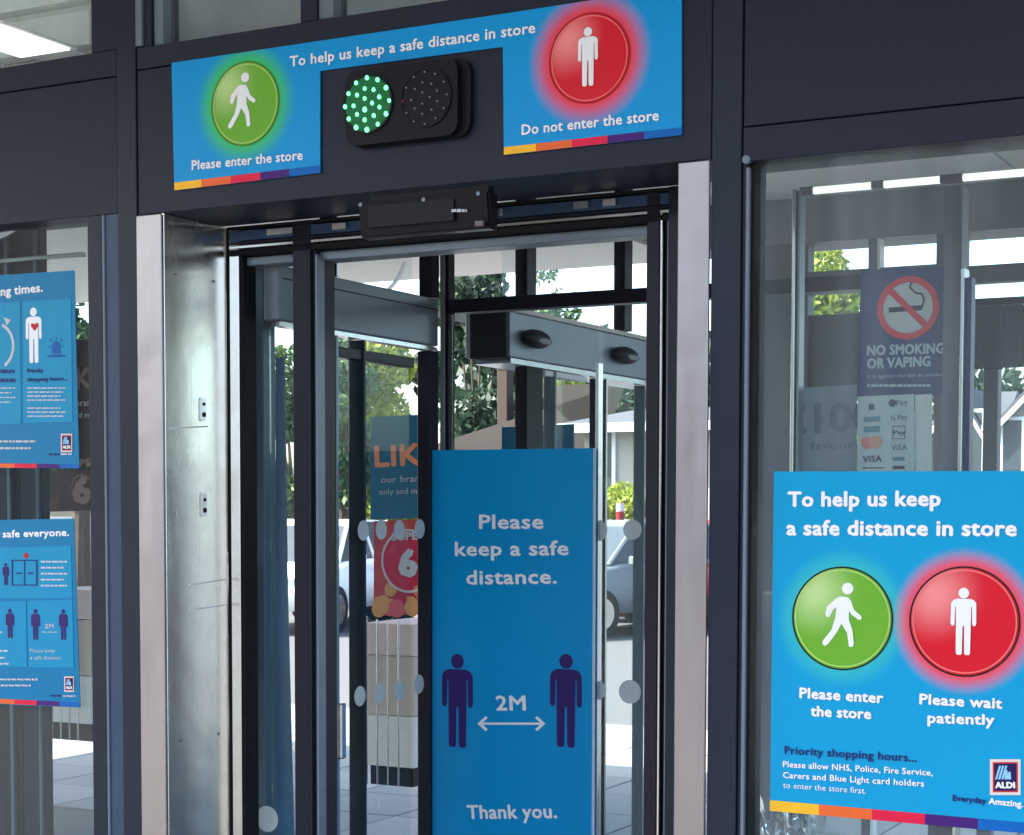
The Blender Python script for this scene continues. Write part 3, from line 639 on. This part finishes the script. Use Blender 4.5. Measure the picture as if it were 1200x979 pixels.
# ================================================================== NO SMOKING SIGN + payment card + big print
Yn = YI+.12
ns = thing('no_smoking_sign', at(1009, 465, Yn), 'dark blue no smoking or vaping sign behind the right window', 'sign')
obj('sign_sheet', P([(1009, 317), (1116, 311), (1116, 464), (1005, 466)], Yn, .002), mat('slate_blue_print', srgb(52, 70, 108), .5, 0, .1, 4), ns)
c = at(1064, 361, Yn-.002); rz_ = at(1064, 322, Yn-.002).z-c.z-.004
obj('sign_disc', disc(c, rz_*.82, .001), mat('sign_disc_grey', srgb(185, 190, 190), .5), ns)
RD = mat('prohibition_red', srgb(206, 62, 74), .5)
obj('prohibition_ring', ring(c+Vector((0, -.0012, 0)), rz_*.80, rz_, .001), RD, ns)
k = rz_
obj('cigarette', poly(bmesh.new(), [c+Vector((x*k, -.0012, z*k)) for x, z in ((-.62, -.12), (.45, -.10), (.45, .06), (-.62, .04))], Vector((0, .0008, 0))), mat('print_black', srgb(40, 50, 60), .5), ns)
bm = bmesh.new(); pts = [(.45, -.02), (.52, .25), (.45, .42), (.25, .45), (.15, .55), (.05, .65), (.12, .8)]
for i in range(len(pts)-1):
    p0 = c+Vector((pts[i][0]*k, -.0025, pts[i][1]*k)); p1_ = c+Vector((pts[i+1][0]*k, -.0025, pts[i+1][1]*k)); tube(bm, p0, p1_, .0022, seg=6)
obj('smoke_wisp', bm, MC['print_black'], ns)
obj('prohibition_bar', poly(bmesh.new(), [c+Vector((x*k, -.0032, z*k)) for x, z in ((-.66, .52), (-.52, .66), (.66, -.52), (.52, -.66))], Vector((0, .0008, 0))), RD, ns)
NSW = mat('sign_grey_print', srgb(165, 185, 190), .5)
text('NO SMOKING', (1016.5, 416.5), (1106, 414), 12, Yn-.002, NSW, ns, .03); text('OR VAPING', (1016.5, 432), (1090, 429), 12, Yn-.002, NSW, ns, .03)
text('It is against the law to smoke', (1016.5, 443.5), (1104, 441), 4.5, Yn-.002, NSW, ns, .0); lines([(1016, 1092, 452)], Yn-.002, NSW, ns, 3)
Yc = YI+.11
pc = thing('payment_card_sheet', at(1005, 553, Yc), 'pale sheet of payment card marks below the no smoking sign', 'notice')
obj('sheet', P([(1005, 465), (1071, 462), (1072, 575), (1005, 575)], Yc, .002), mat('pale_sheet', srgb(176, 190, 192), .5), pc)
obj('sheet_edge', P([(1072, 463), (1092, 462), (1092, 575), (1072.5, 575)], Yc+.004, .002), mat('clear_film', srgb(200, 208, 208), .3), pc)
TEAL = mat('teal_print', srgb(80, 130, 145), .5); DK = mat('dark_grey_print', srgb(62, 74, 88), .5)
y1 = Yc-.002
text('Pay', (1050, 475.5), (1064, 474), 6.5, y1, DK, pc, .0); obj('fruit_mark', disc(at(1045.5, 472.5, y1), .009, .0006, 14), DK, pc)
text('G Pay', (1044, 493), (1063, 491.5), 6, y1, DK, pc, .0)
obj('card_frame', ring(at(1053, 507, y1), .020, .022, .0005, 4, R(45), R(405)), DK, pc)
text('Pay', (1047, 509.5), (1061, 509), 5, y1-.0008, DK, pc, .02)
text('VISA', (1011.5, 542), (1033, 541), 7.5, y1, DK, pc, .03); text('VISA', (1044.5, 528), (1063, 527.5), 7, y1, DK, pc, .0)
lines([(1018, 1026, 477)], y1, DK, pc, 7, 'contactless_mark')
obj('card_mark', P([(1012, 489), (1031, 488), (1031, 494), (1012, 495)], y1, .0006), TEAL, pc); obj('card_mark', P([(1012, 500), (1031, 499), (1031, 506), (1012, 507)], y1, .0006), TEAL, pc)
obj('card_mark', P([(1046, 536), (1060, 535.5), (1060, 540), (1046, 540.4)], y1, .0006), TEAL, pc); obj('card_mark', P([(1046, 546), (1060, 546), (1060, 550), (1046, 550)], y1, .0006), DK, pc)
obj('card_circle', disc(at(1016.5, 519, y1), .0155, .0006, 24), mat('salmon_print', srgb(200, 120, 115), .5), pc); obj('card_circle', disc(at(1026, 518.5, y1-.0007), .0155, .0006, 24), mat('peach_print', srgb(205, 150, 120), .5), pc)
obj('mark_outline', P([(1011, 548), (1036, 547.5), (1036, 549), (1011, 549.5)], y1, .0006), DK, pc)
bn = thing('grey_offer_banner', at(936, 560, Yc), 'faded grey offer banner with large 10 beside the payment sheet', 'banner')
obj('banner_sheet', P([(936, 455), (1004, 451), (1004, 600), (936, 600)], Yc+.02, .002), mat('faded_grey_sheet', srgb(118, 136, 146), .6, 0, .08, 5), bn)
FD = mat('faded_print', srgb(86, 100, 118), .6)
text('£100', (921, 508.5), (1024, 504), 35, Yc+.018, FD, bn, .03); text('our favourites', (916, 529), (1030, 525), 11, Yc+.018, FD, bn, .0)
# crumpled clear film by the foot of the right window
fm = bmesh.new(); N = 18
gr = [[None]*(N+1) for _ in range(N+1)]
fa, fb = at(868+14, 985, .09), at(962, 900, .09)
for i in range(N+1):
    for j in range(N+1):
        gr[i][j] = fm.verts.new((fa.x+(fb.x-fa.x)*i/N+random.uniform(-.006, .006), .10+random.uniform(0, .035), fa.z-.1+(fb.z-fa.z+.1)*j/N*(1-.45*abs(math.sin(i*.5)))+random.uniform(-.005, .005)))
for i in range(N):
    for j in range(N): fm.faces.new((gr[i][j], gr[i+1][j], gr[i+1][j+1], gr[i][j+1]))
fo = obj('crumpled_film', fm, glass('polythene', (.75, .80, .80), 4.0), loc=(fa.x, .1, fa.z-.1)); tag(fo, 'crumpled clear polythene bunched behind the bottom left corner of the right window', 'plastic film')

# ================================================================== ADVERT POSTERS beyond the glass
def ad_like(px0, py0, px1, py1, Y, label, cm, tm):
    t = thing('advert_board', at(px0, py1, Y), label, 'poster', 'printed advert boards beyond the side glazing')
    obj('board', P([(px0, py0), (px1, py0-(px1-px0)*.05), (px1, py1-(px1-px0)*.03), (px0, py1)], Y, .006), cm, t)
    k = (px1-px0)/75
    text('LIKE', (px0+6*k, py0+58), (px1-0*k, py0+54), 25, Y-.002, tm, t, .03)
    text('our brands', (px0+12*k, py0+77), (px1-8*k, py0+75), 8, Y-.002, SOFT, t, .0); text('only and more', (px0+10*k, py0+91), (px1-8*k, py0+89), 7, Y-.002, SOFT, t, .0)
    return t
AY = 3.0
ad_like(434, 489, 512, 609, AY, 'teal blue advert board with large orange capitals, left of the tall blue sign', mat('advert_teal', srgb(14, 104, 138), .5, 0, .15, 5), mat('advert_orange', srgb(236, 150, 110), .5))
ad_like(62, 400, 122, 545, AY, 'brown board for the reflected advert, showing a large K beside the upper left poster', mat('reflected_advert_brown', srgb(62, 46, 46), .6, 0, .2, 5), mat('reflected_advert_dull', srgb(130, 105, 95), .6))  # dull brown repeat of the teal board, standing in for its reflection
def ad_six(px0, py0, px1, py1, Y, label, ca, cb, cw, fruit):
    t = thing('price_board', at(px0, py1, Y), label, 'poster', 'fruit price boards beyond the side glazing')
    obj('board', P([(px0, py0), (px1, py0-3), (px1, py1-2), (px0, py1)], Y, .006), ca, t)
    cxp = px0+(px1-px0)*.58; cyp = py0+(py1-py0)*.42; c = at(cxp, cyp, Y-.003); r = abs(at(cxp, cyp-(py1-py0)*.33, Y).z-c.z)
    obj('price_disc', disc(c, r, .001, 32), cb, t); obj('disc_rim', ring(c+Vector((0, -.001, 0)), r*.95, r*1.02, .001), SOFT if cw is SOFT else cw, t)
    text('6', (cxp-9, cyp+17), (cxp+9, cyp+16.5), 31, Y-.006, cw, t, .05)
    text('SUPER', (cxp-19, cyp-24), (cxp+19, cyp-26), 9, Y-.006, cw, t, .04)
    for i in range(26):
        fx = random.uniform(px0+5, px1-5); fy = random.uniform(cyp+(py1-cyp)*.35, py1-6)
        if abs(fx-cxp) < 30 and fy < cyp+32: continue
        f = disc(at(fx, fy, Y-.0015-.0001*i), random.uniform(.02, .045), .0008, 16); obj('fruit_print', f, fruit[i % len(fruit)], t)
    return t
FR = [mat('fruit_gold', srgb(214, 150, 96), .5, 0, .2, 12), mat('fruit_berry', srgb(176, 32, 62), .5, 0, .3, 20), mat('fruit_pink', srgb(214, 92, 104), .5, 0, .2, 20)]
FRd = [mat('reflected_fruit_dull', srgb(90, 60, 52), .6), mat('reflected_fruit_dark', srgb(70, 38, 40), .6)]
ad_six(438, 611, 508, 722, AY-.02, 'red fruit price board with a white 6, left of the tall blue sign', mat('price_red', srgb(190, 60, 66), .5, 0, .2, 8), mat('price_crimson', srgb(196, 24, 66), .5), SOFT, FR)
ad_six(58, 552, 124, 600, AY-.02, 'brown board for the reflected price board, with a dull 6 between the two left posters', mat('reflected_price_brown', srgb(74, 52, 50), .6), mat('reflected_price_brown_dark', srgb(82, 48, 46), .6), mat('reflected_advert_dull2', srgb(150, 125, 115), .6), FRd)  # dull brown repeat of the red board, standing in for its reflection
tb = obj('leaflet_board', P([(588, 501), (672, 497), (672, 640), (588, 640)], 3.4, .01), mat('leaflet_teal', srgb(10, 100, 140), .5), loc=at(588, 640, 3.4)); tag(tb, 'plain teal board peeping out above the top edge of the tall blue sign', 'board')
bb = obj('blue_banner', P([(323, 420), (333, 418), (337, 700), (345, 1010), (323, 1010)], .9, .004), mat('banner_blue', srgb(60, 116, 160), .5), loc=at(323, 980, .9)); tag(bb, 'slim blue banner edge seen through the parked sliding door', 'banner')

# ---- cream dwarf panels on the rear left with dark plinth
def cream(px0, px1, pyt, pyb, Y, label):
    t = thing('display_plinth', (XA(px0, Y), Y, 0), label, 'display plinth', 'cream display plinths under the advert boards')
    a, b = XA(px0, Y, 760), XA(px1, Y, 760); zt, zm, z0 = ZA(px0, pyt, Y), ZA(px0, (pyt+pyb)/2, Y), ZA(px0, pyb, Y)
    pm = [(.50, .46, .42), (.62, .53, .45), (.82, .80, .75)]; h = (zt-z0)
    obj('top_panel', B(a, b, Y, Y+.5, zt-h*.22, zt), mat('pinkish_board', (.78, .62, .58), .7), t)
    obj('middle_panel', B(a+.005, b-.005, Y+.01, Y+.49, zt-h*.64, zt-h*.225), mat('beige_board', pm[1], .7, 0, .08, 4), t)
    obj('lower_panel', B(a, b, Y, Y+.5, z0, zt-h*.645), mat('cream_board', pm[2], .7), t)
    obj('plinth_base', B(a+.02, b-.02, Y+.03, Y+.47, max(.0, z0-.09), z0-.001), BLACK, t)
    n_ = 5
    for i in range(n_):
        x = b-.04-(i+.3)*.055; bm = bmesh.new(); tube(bm, (x, Y-.03, z0-.08), (x, Y-.03, zt+.02), .004, seg=8); obj('streak_rod', bm, ALU, t)  # thin rods standing in for bright vertical streak reflections
    return t
cream(425, 484, 730, 896, AY, 'cream and beige display plinth below the red fruit price board')
cream(50, 106, 690, 845, AY, 'beige display plinth at the bottom right of the lower left poster')

# ================================================================== CEILING LIGHT
c = at(30, 46, 0); 
lt = thing('ceiling_light', (-3.75, .55, 2.9), 'square lit ceiling panel in the top left corner window', 'ceiling light')
pts = [(-40, 40), (10, 28), (73, 55), (25, 64), (-40, 46)]
def onz(px, py, z): d = ray(px, py); t = (z-HC)/d.z; return Vector((d.x*t, d.y*t-DC, z))
q = [onz(x, y, 2.90) for x, y in ((-20, 30), (8, 28.5), (72, 55), (24, 63))]
xs = [p.x for p in q]; ys = [p.y for p in q]
obj('light_frame', B(min(xs)-.02, max(xs)+.02, min(ys)-.02, max(ys)+.02, 2.893, 2.899), WHITE, lt)
obj('light_panel', B(min(xs), max(xs), min(ys), max(ys), 2.888, 2.8925, 0), mat('lit_diffuser', (1, .97, .88), .5, emit=.6), lt)
# cream boxed beam next to it
q = [onz(0, 16, 2.9), onz(111, 54, 2.9)]
cb = obj('ceiling_beam', B(-9.9, -3.353, .24, 4.9, 2.90, 2.998, .003), CEIL, rf)
obj('beam_trim', B(-3.40, -3.349, .24, 4.9, 2.885, 2.8995, .002), mat('trim_grey', srgb(96, 98, 96), .5), rf)
# far ceiling lamp (bright spot seen through the upper side light)
q = onz(424, 292, 2.99)
l2 = thing('downlight', q, 'round bright downlight in the soffit seen above the grey side beam', 'ceiling light')
obj('lamp_rim', ring(q, .265, .28, .02), WHITE, l2)
bm = bmesh.new(); tube(bm, q+Vector((0, 0, -.03)), q+Vector((0, 0, .005)), .24, .26, 28); obj('lamp_diffuser', bm, mat('downlight_lit', (1, .98, .95), .5, emit=3), l2)

# ================================================================== OUTDOORS
def leaf_mesh(name, clumps, n, size, m, parent, squash=1):
    vs = []; fs = []; tot = sum(c[3]**2 for c in clumps); base = WL[parent.name]
    for cx, cy, cz, r in clumps:
        k = int(n*r*r/tot)
        for _ in range(k):
            v = Vector((random.gauss(0, 1), random.gauss(0, 1), random.gauss(0, 1))).normalized()*r*random.uniform(.55, 1.08)**.7
            v.z *= .85; p = Vector((cx, cy, cz))+v-base
            a = Vector((random.gauss(0, 1), random.gauss(0, 1), random.gauss(0, .7))).normalized(); b = a.orthogonal().normalized()
            b = (Matrix.Rotation(random.uniform(0, 6.28), 3, a) @ b); s = size*random.uniform(.6, 1.3)
            c = a.cross(b); i = len(vs)
            vs += [p-b*s, p+c*s*.5-b*s*.1, p+b*s, p-c*s*.5+b*s*.1]; fs.append((i, i+1, i+2, i+3))
    me = bpy.data.meshes.new(name); me.from_pydata([tuple(v) for v in vs], [], fs); me.materials.append(m)
    o = bpy.data.objects.new(name, me); COL.objects.link(o); o.parent = parent; WL[o.name] = base
    return o
def leafmat(name, c1, c2):
    m = bpy.data.materials.new(name); m.use_nodes = True; n = m.node_tree; p = n.nodes['Principled BSDF']
    ge = n.nodes.new('ShaderNodeNewGeometry'); mx = n.nodes.new('ShaderNodeMix'); mx.data_type = 'RGBA'
    mx.inputs[6].default_value = c1+(1,); mx.inputs[7].default_value = c2+(1,); n.links.new(ge.outputs['Random Per Island'], mx.inputs[0]); n.links.new(mx.outputs[2], p.inputs['Base Color'])
    p.inputs['Roughness'].default_value = .55
    tr = n.nodes.new('ShaderNodeBsdfTranslucent'); n.links.new(mx.outputs[2], tr.inputs[0]); ms_ = n.nodes.new('ShaderNodeMixShader'); ms_.inputs[0].default_value = .3
    o = n.nodes['Material Output']; n.links.new(p.outputs[0], ms_.inputs[1]); n.links.new(tr.outputs[0], ms_.inputs[2]); n.links.new(ms_.outputs[0], o.inputs[0]); return m
LFY = leafmat('yellow_green_leaves', (.17, .23, .025), (.40, .44, .06)); LFG = leafmat('green_leaves', (.035, .075, .02), (.10, .16, .05)); LFD = leafmat('dark_leaves', (.012, .032, .018), (.04, .075, .04))
BARK = mat('bark', (.10, .075, .055), .9, 0, .3, 10, .5)
def tree(px, py_top, Y, rad, label, lm, n=7000, size=.09, trunk=True, name='leafy_tree', zb=None, low=0.0):
    x = XA(px, Y, 560); zt = ZA(px, py_top, Y); t = thing(name, (x, Y, 0), label, 'tree')
    bm = bmesh.new(); tube(bm, (x, Y, 0), (x+.1, Y, zt*.45), .12+zt*.012, .07+zt*.006, 10)
    cl = []
    hh = zt
    for i in range(16):
        a = random.uniform(0, 6.28); rr_ = rad*random.uniform(.1, .75); z = max(low, hh*random.uniform(.3, .86)); r = rad*random.uniform(.28, .5)
        z = min(z, zt-r*.8); cl.append((x+rr_*math.cos(a), Y+rr_*math.sin(a), z, r))
        if i % 3 == 0: tube(bm, (x+.1, Y, zt*random.uniform(.25, .45)), (cl[-1][0], cl[-1][1], z), .05, .015, 6)
    cl.append((x, Y, zt-rad*.45, rad*.5))
    obj('trunk', bm, BARK, t); leaf_mesh('crown', cl, n, size, lm, t); return t
tree(440, 372, 26, 1.25, 'bright yellow green tree filling the glazing left of the tall sign', LFY, 9000, .10, low=.6)
tree(398, 385, 24, .8, 'green tree at the left edge of the side glazing', LFG, 4000, .1, low=.5)
tree(338, 405, 22, .9, 'shaded green tree seen through the parked sliding door', LFG, 4000, .09, low=.5)
tree(92, 262, 20, 1.4, 'green tree showing beside the upper left poster', LFG, 7000, .09, low=2.6)
tree(556, 300, 40, 1.8, 'tall dark tree rising behind the brown roof left of the silver beam', LFD, 8000, .16, low=3)
tree(700, 400, 47, 6, 'broad dark tree standing behind the gabled house', LFD, 9000, .28, low=2)
tree(656, 425, 40, 1.3, 'small bright lime tree against the dark trees above the house roof', LFY, 4000, .11, low=3)
tree(628, 290, 44, 1.3, 'slender tree showing in the high light above the silver beam', LFG, 3000, .11, low=3)
tree(955, 284, 16, .7, 'light green tree behind the high left corner of the right window', LFY, 7000, .06, low=2.3)
tree(985, 330, 18, .7, 'sunny green tree top just right of the light green one', LFG, 5000, .06, low=2.3)
tree(1190, 432, 64, 5, 'dark green tree between the blind and the slate roofed houses', LFD, 6000, .3, low=3)

BR = mat('brown_roof_tiles', (.017, .012, .009), .9, 0, .25, 3, .6, stretch=(1, 1, 9)); SL = mat('slate_roof', (.07, .07, .08), .7, 0, .2, 4, .5, stretch=(1, 1, 9))
REN = mat('cream_render', (.34, .325, .29), .8, 0, .06, 3); WINF = mat('white_frame', (.78, .78, .78), .4); WG = mat('house_glass', (.05, .06, .07), .08); BRK = mat('red_brick', (.06, .042, .036), .85, 0, .3, 12)
def house(name, x0, x1, y0, y1, ze, zr, label, roofm, hip=1.0, gable=None, wins=(), chim=()):
    t = thing(name, ((x0+x1)/2, y0, 0), label, 'house')
    obj('wall', B(x0, x1, y0, y1, 0, ze, 0), REN, t)
    o = .35; yc = (y0+y1)/2; bm = bmesh.new()
    A = [bm.verts.new(p) for p in ((x0-o, y0-o, ze), (x1+o, y0-o, ze), (x1+o, y1+o, ze), (x0-o, y1+o, ze))]
    r0 = bm.verts.new((x0-o+hip, yc, zr)); r1 = bm.verts.new((x1+o-hip, yc, zr))
    bm.faces.new((A[0], A[1], r1, r0)); bm.faces.new((A[2], A[3], r0, r1)); bm.faces.new((A[1], A[2], r1)); bm.faces.new((A[3], A[0], r0)); bm.faces.new(A[::-1])
    rf_ = obj('roof', bm, roofm, t)
    obj('eaves_board', B(x0-o, x1+o, y0-o-.03, y0-o+.02, ze-.16, ze-.002, 0), WINF, t)
    for cx in chim:
        obj('chimney', B(cx-.13, cx+.13, yc-.15, yc+.15, zr-1.0, zr+.45, .02), BRK, rf_)
        obj('chimney_cap', B(cx-.17, cx+.17, yc-.2, yc+.2, zr+.45, zr+.53, .02), REN, rf_)
    if gable:
        gx0, gx1, gz = gable; gy = y0-1.0
        obj('bay_wall', B(gx0, gx1, gy, y0-.002, 0, ze, 0), REN, t)
        gm = (gx0+gx1)/2
        bm = bmesh.new(); poly(bm, [Vector((gx0, gy, ze+.001)), Vector((gx1, gy, ze+.001)), Vector((gm, gy, gz))], Vector((0, .2, 0))); obj('gable_wall', bm, REN, t)
        bm = bmesh.new()
        for s in (-1, 1):
            e_ = Vector((gm+s*((gx1-gx0)/2+.3), gy-.25, ze-.2)); tp = Vector((gm, gy-.25, gz+.12)); poly(bm, [e_, tp, tp+Vector((0, 3.5, 0)), e_+Vector((0, 3.5, 0))], Vector((0, 0, .12)))
        obj('gable_roof', bm, roofm, t)
        for s in (-1, 1):
            e_ = Vector((gm+s*((gx1-gx0)/2+.35), gy-.3, ze-.25)); tp = Vector((gm, gy-.3, gz+.1))
            obj('bargeboard', poly(bmesh.new(), [e_, tp, tp-Vector((0, 0, .17)), e_-Vector((0, 0, .17))], Vector((0, .05, 0))), WINF, t)
    for wx, wz, ww, wh, wy in wins:
        f = obj('window', B(wx-ww/2, wx+ww/2, wy-.06, wy-.002, wz-wh/2, wz+wh/2, .01), WINF, t)
        for s in (-1, 1): obj('pane', B(wx+s*ww/4-ww/4+.07, wx+s*ww/4+ww/4-.07, wy-.07, wy-.061, wz-wh/2+.09, wz+wh/2-.09, 0), WG, f)
    return t
Yh = 28
hx0, hx1 = XA(512, Yh), XA(694, Yh); ze = ZA(600, 528, Yh); zr = ZA(640, 452, Yh+3)
house('brown_roofed_house', hx0, hx1, Yh, Yh+6, ze, zr, 'cream house with long brown hipped roof behind the tall blue sign', BR, hip=3.3, wins=[(hx0+.9+i*1.7, ze-.9, 1.0, 1.1, Yh) for i in range(5)], chim=(XA(592, Yh+3),))
Y2 = 24; ax, bx_ = XA(697, Y2), XA(716, Y2)
house('narrow_cream_house', ax-.2, ax+2.4, Y2, Y2+5, ZA(705, 497, Y2), ZA(705, 470, Y2), 'narrow cream house end with tall window right of the blue sign', SL, hip=.3, wins=[(XA(707, Y2), ZA(705, 545, Y2), .5, 1.3, Y2)])
Y3 = 46; hx = XA(1131, Y3)
def zz(y): return ZA(1150, y, Y3)
ga = (XA(1112, Y3), XA(1151, Y3))
house('gabled_house', XA(1096, Y3), XA(1162, Y3), Y3, Y3+7, zz(505), zz(450), 'grey house with white gable boards left of the far right mullion', SL, hip=.4, gable=(ga[0], ga[1], zz(463)), wins=[(XA(1135, Y3-1), zz(522), .85, 1.9, Y3-1), (XA(1157, Y3), zz(525), .6, 1.2, Y3)])
Y4 = 43
def z4(y): return ZA(1190, y, Y4)
house('bay_windowed_house', XA(1169, Y4), XA(1290, Y4), Y4, Y4+7, z4(498), z4(440), 'slate roofed house with white bay window at the right edge', SL, hip=1.2, gable=(XA(1186, Y4), XA(1240, Y4), z4(470)), wins=[(XA(1200, Y4-1), z4(525), 1.2, 1.5, Y4-1), (XA(1178, Y4), z4(523), .5, 1.3, Y4)])
bw = thing('garden_fence', (XA(500, 22), 22, 0), 'low pale garden fence running in front of the houses', 'fence')
x = -22
while x < -2:
    obj('fence_panel', B(x, x+1.75, 21.97, 22.0, .05, 1.35, .01), mat('fence_boards', (.30, .25, .20), .85, 0, .2, 6, .3, stretch=(8, 8, 1)), bw); obj('fence_post', B(x+1.76, x+1.86, 21.95, 22.05, 0, 1.5, .01), WINF, bw); x += 1.87

# cars
def car(x, y, rz, paint, label, L=4.2, wd=1.75):
    t = thing('parked_car', (0, 0, 0), label, 'car')
    prof = [(-2.08, .32), (-2.1, .62), (-2.02, .80), (-1.2, .92), (-.95, .95), (1.35, 1.0), (1.95, .98), (2.08, .85), (2.1, .4), (2.02, .28)]
    bm = bmesh.new(); rows = []
    for yy, sc_ in ((-.875, .86), (-.84, .97), (-.6, 1.0), (.6, 1.0), (.84, .97), (.875, .86)):
        rows.append([bm.verts.new((a*(.995 if abs(yy) > .8 else 1), yy, .28+(b-.28)*sc_)) for a, b in prof])
    for i in range(5):
        for k in range(len(prof)-1): bm.faces.new((rows[i][k], rows[i+1][k], rows[i+1][k+1], rows[i][k+1]))
        bm.faces.new((rows[i][0], rows[i][-1], rows[i+1][-1], rows[i+1][0]))
    bm.faces.new(rows[0]); bm.faces.new(rows[-1][::-1])
    obj('body', bm, paint, t, True)
    cab = [(-1.15, .9), (-.45, 1.40), (.1, 1.47), (1.0, 1.45), (1.75, 1.0), (1.8, .9)]
    bm = bmesh.new(); rows = []
    for yy, sc_ in ((-.80, 0), (-.62, 1), (.62, 1), (.80, 0)):
        rows.append([bm.verts.new((a, yy, b if sc_ else .9)) for a, b in cab])
    bm2 = bmesh.new()
    for s in (-1, 1):
        pts = [Vector((a, s*(.80-(b-.9)*.32), b)) for a, b in cab]; poly(bm2, pts, Vector((0, s*.01, 0)))
    bm.free()
    obj('side_glass', bm2, WG, t)
    bm = bmesh.new()
    for k in range(len(cab)-1):
        (a, b), (a2, b2) = cab[k], cab[k+1]; wa, wb = .80-(b-.9)*.32, .80-(b2-.9)*.32
        if 1 <= k <= 2: poly(bm, [Vector((a, -wa, b)), Vector((a2, -wb, b2)), Vector((a2, wb, b2)), Vector((a, wa, b))], Vector((0, 0, .03)))
    obj('roof', bm, paint, t)
    bm = bmesh.new()
    for k in (0, 3, 4):
        (a, b), (a2, b2) = cab[k], cab[k+1]; wa, wb = .80-(b-.9)*.32, .80-(b2-.9)*.32
        poly(bm, [Vector((a, -wa, b)), Vector((a2, -wb, b2)), Vector((a2, wb, b2)), Vector((a, wa, b))], Vector((0, 0, .012)))
    obj('windscreen', bm, WG, t)
    for s in (-1, 1):
        bm = bmesh.new(); 
        for a0, b0, a1, b1 in ((-1.13, .92, -.45, 1.42), (.1, 1.47, .14, .95), (1.0, 1.46, 1.72, 1.0)):
            tube(bm, (a0, s*(.81-(b0-.9)*.32), b0), (a1, s*(.81-(b1-.9)*.32), b1), .03, seg=6)
        obj('pillar', bm, paint, t)
    for wx in (-1.3, 1.28):
        for s in (-1, 1):
            bm = bmesh.new(); tube(bm, (wx, s*.70, .31), (wx, s*.885, .31), .31, seg=22); wl = obj('wheel', bm, RUB, t)
            bm = bmesh.new(); tube(bm, (wx, s*.88, .31), (wx, s*.892, .31), .20, seg=18); obj('rim', bm, ALU, wl)
    for s in (-1, 1):
        bm = bmesh.new(); box(bm, -2.09, -1.95, s*.62-.18, s*.62+.18, .62, .76, .02); obj('headlight', bm, MC['lens_grey'], t)
        bm = bmesh.new(); box(bm, 2.0, 2.11, s*.70-.12, s*.70+.12, .62, .82, .02); obj('tail_light', bm, mat('tail_red', (.35, .02, .02), .2), t)
        bm = bmesh.new(); box(bm, -.85, -.72, s*.97-.08, s*.97+.08, .92, 1.04, .02); obj('wing_mirror', bm, paint, t)
    obj('number_plate', B(-2.125, -2.10, -.26, .26, .40, .52, 0), WHITE, t)
    t.location = (x, y, 0); t.rotation_euler = (0, 0, rz); return t
WP = mat('white_car_paint', (.75, .75, .76), .18); SP = mat('silver_car_paint', (.42, .44, .46), .25, .6); DP = mat('dark_car_paint', (.03, .035, .045), .2); RP = mat('red_car_paint', (.40, .02, .02), .2)
car(XA(372, 17), 17, R(100), WP, 'white car parked nearest the glass, behind the left door post')
car(XA(560, 19.5), 19.5, R(80), SP, 'silver car mostly hidden by the tall blue sign')
car(XA(728, 18.2), 18.2, R(72), mat('grey_car_paint', (.16, .18, .20), .2), 'grey car glimpsed just right of the tall blue sign')
car(XA(790, 19.6), 19.6, R(92), RP, 'red car behind the right door post')
# striped post and bush
Yk = 19.9; xk = XA(727, Yk)
st = thing('striped_post', (xk, Yk, 0), 'red and white banded post with a bush behind, right of the tall sign', 'bollard')
zt_ = ZA(727, 590, Yk); z = 0; i = 0
obj('post_base', B(xk-.2, xk+.2, Yk-.2, Yk+.2, .006, .08, .02), BLACK, st)
z = .08
while z < zt_-.05:
    h = min(.22, zt_-z); bm = bmesh.new(); tube(bm, (xk, Yk, z), (xk, Yk, z+h-.001), .06, seg=16); obj('band', bm, mat('cone_red', (.22, .02, .025), .4) if i % 2 == 0 else SOFT, st); z += h; i += 1
sh = thing('garden_shrub', (XA(730, 21), 21, 0), 'bright lime shrub behind the red and white post', 'shrub')
xx = XA(729, 21); zt_ = ZA(729, 568, 21)
bm = bmesh.new(); tube(bm, (xx, 21, 0), (xx, 21, 1.2), .05, .03, 8); obj('stem', bm, BARK, sh)
leaf_mesh('foliage', [(xx, 21, zt_-.25, .32), (xx-.25, 21.1, zt_-.35, .25), (xx+.25, 20.9, zt_-.33, .24), (xx, 21, .8, .45)], 3000, .05, LFY, sh)
# terrace behind the photographer, mirrored in the steel
house('brick_terrace', -26, 6, -26, -20, 5.0, 7.5, 'long rendered terrace across the car park behind the viewer', BR, hip=2, wins=[(-24+i*2.6, 3.4, 1.2, 1.2, -20-6) for i in range(2)])
car(-9.5, -12.5, R(8), RP, 'red car standing in the car park behind the viewer')
car(-4.0, -12.8, R(3), WP, 'white car standing in the car park behind the viewer')

# render settings
S.render.engine = 'CYCLES'
S.cycles.transparent_max_bounces = 24; S.cycles.max_bounces = 8
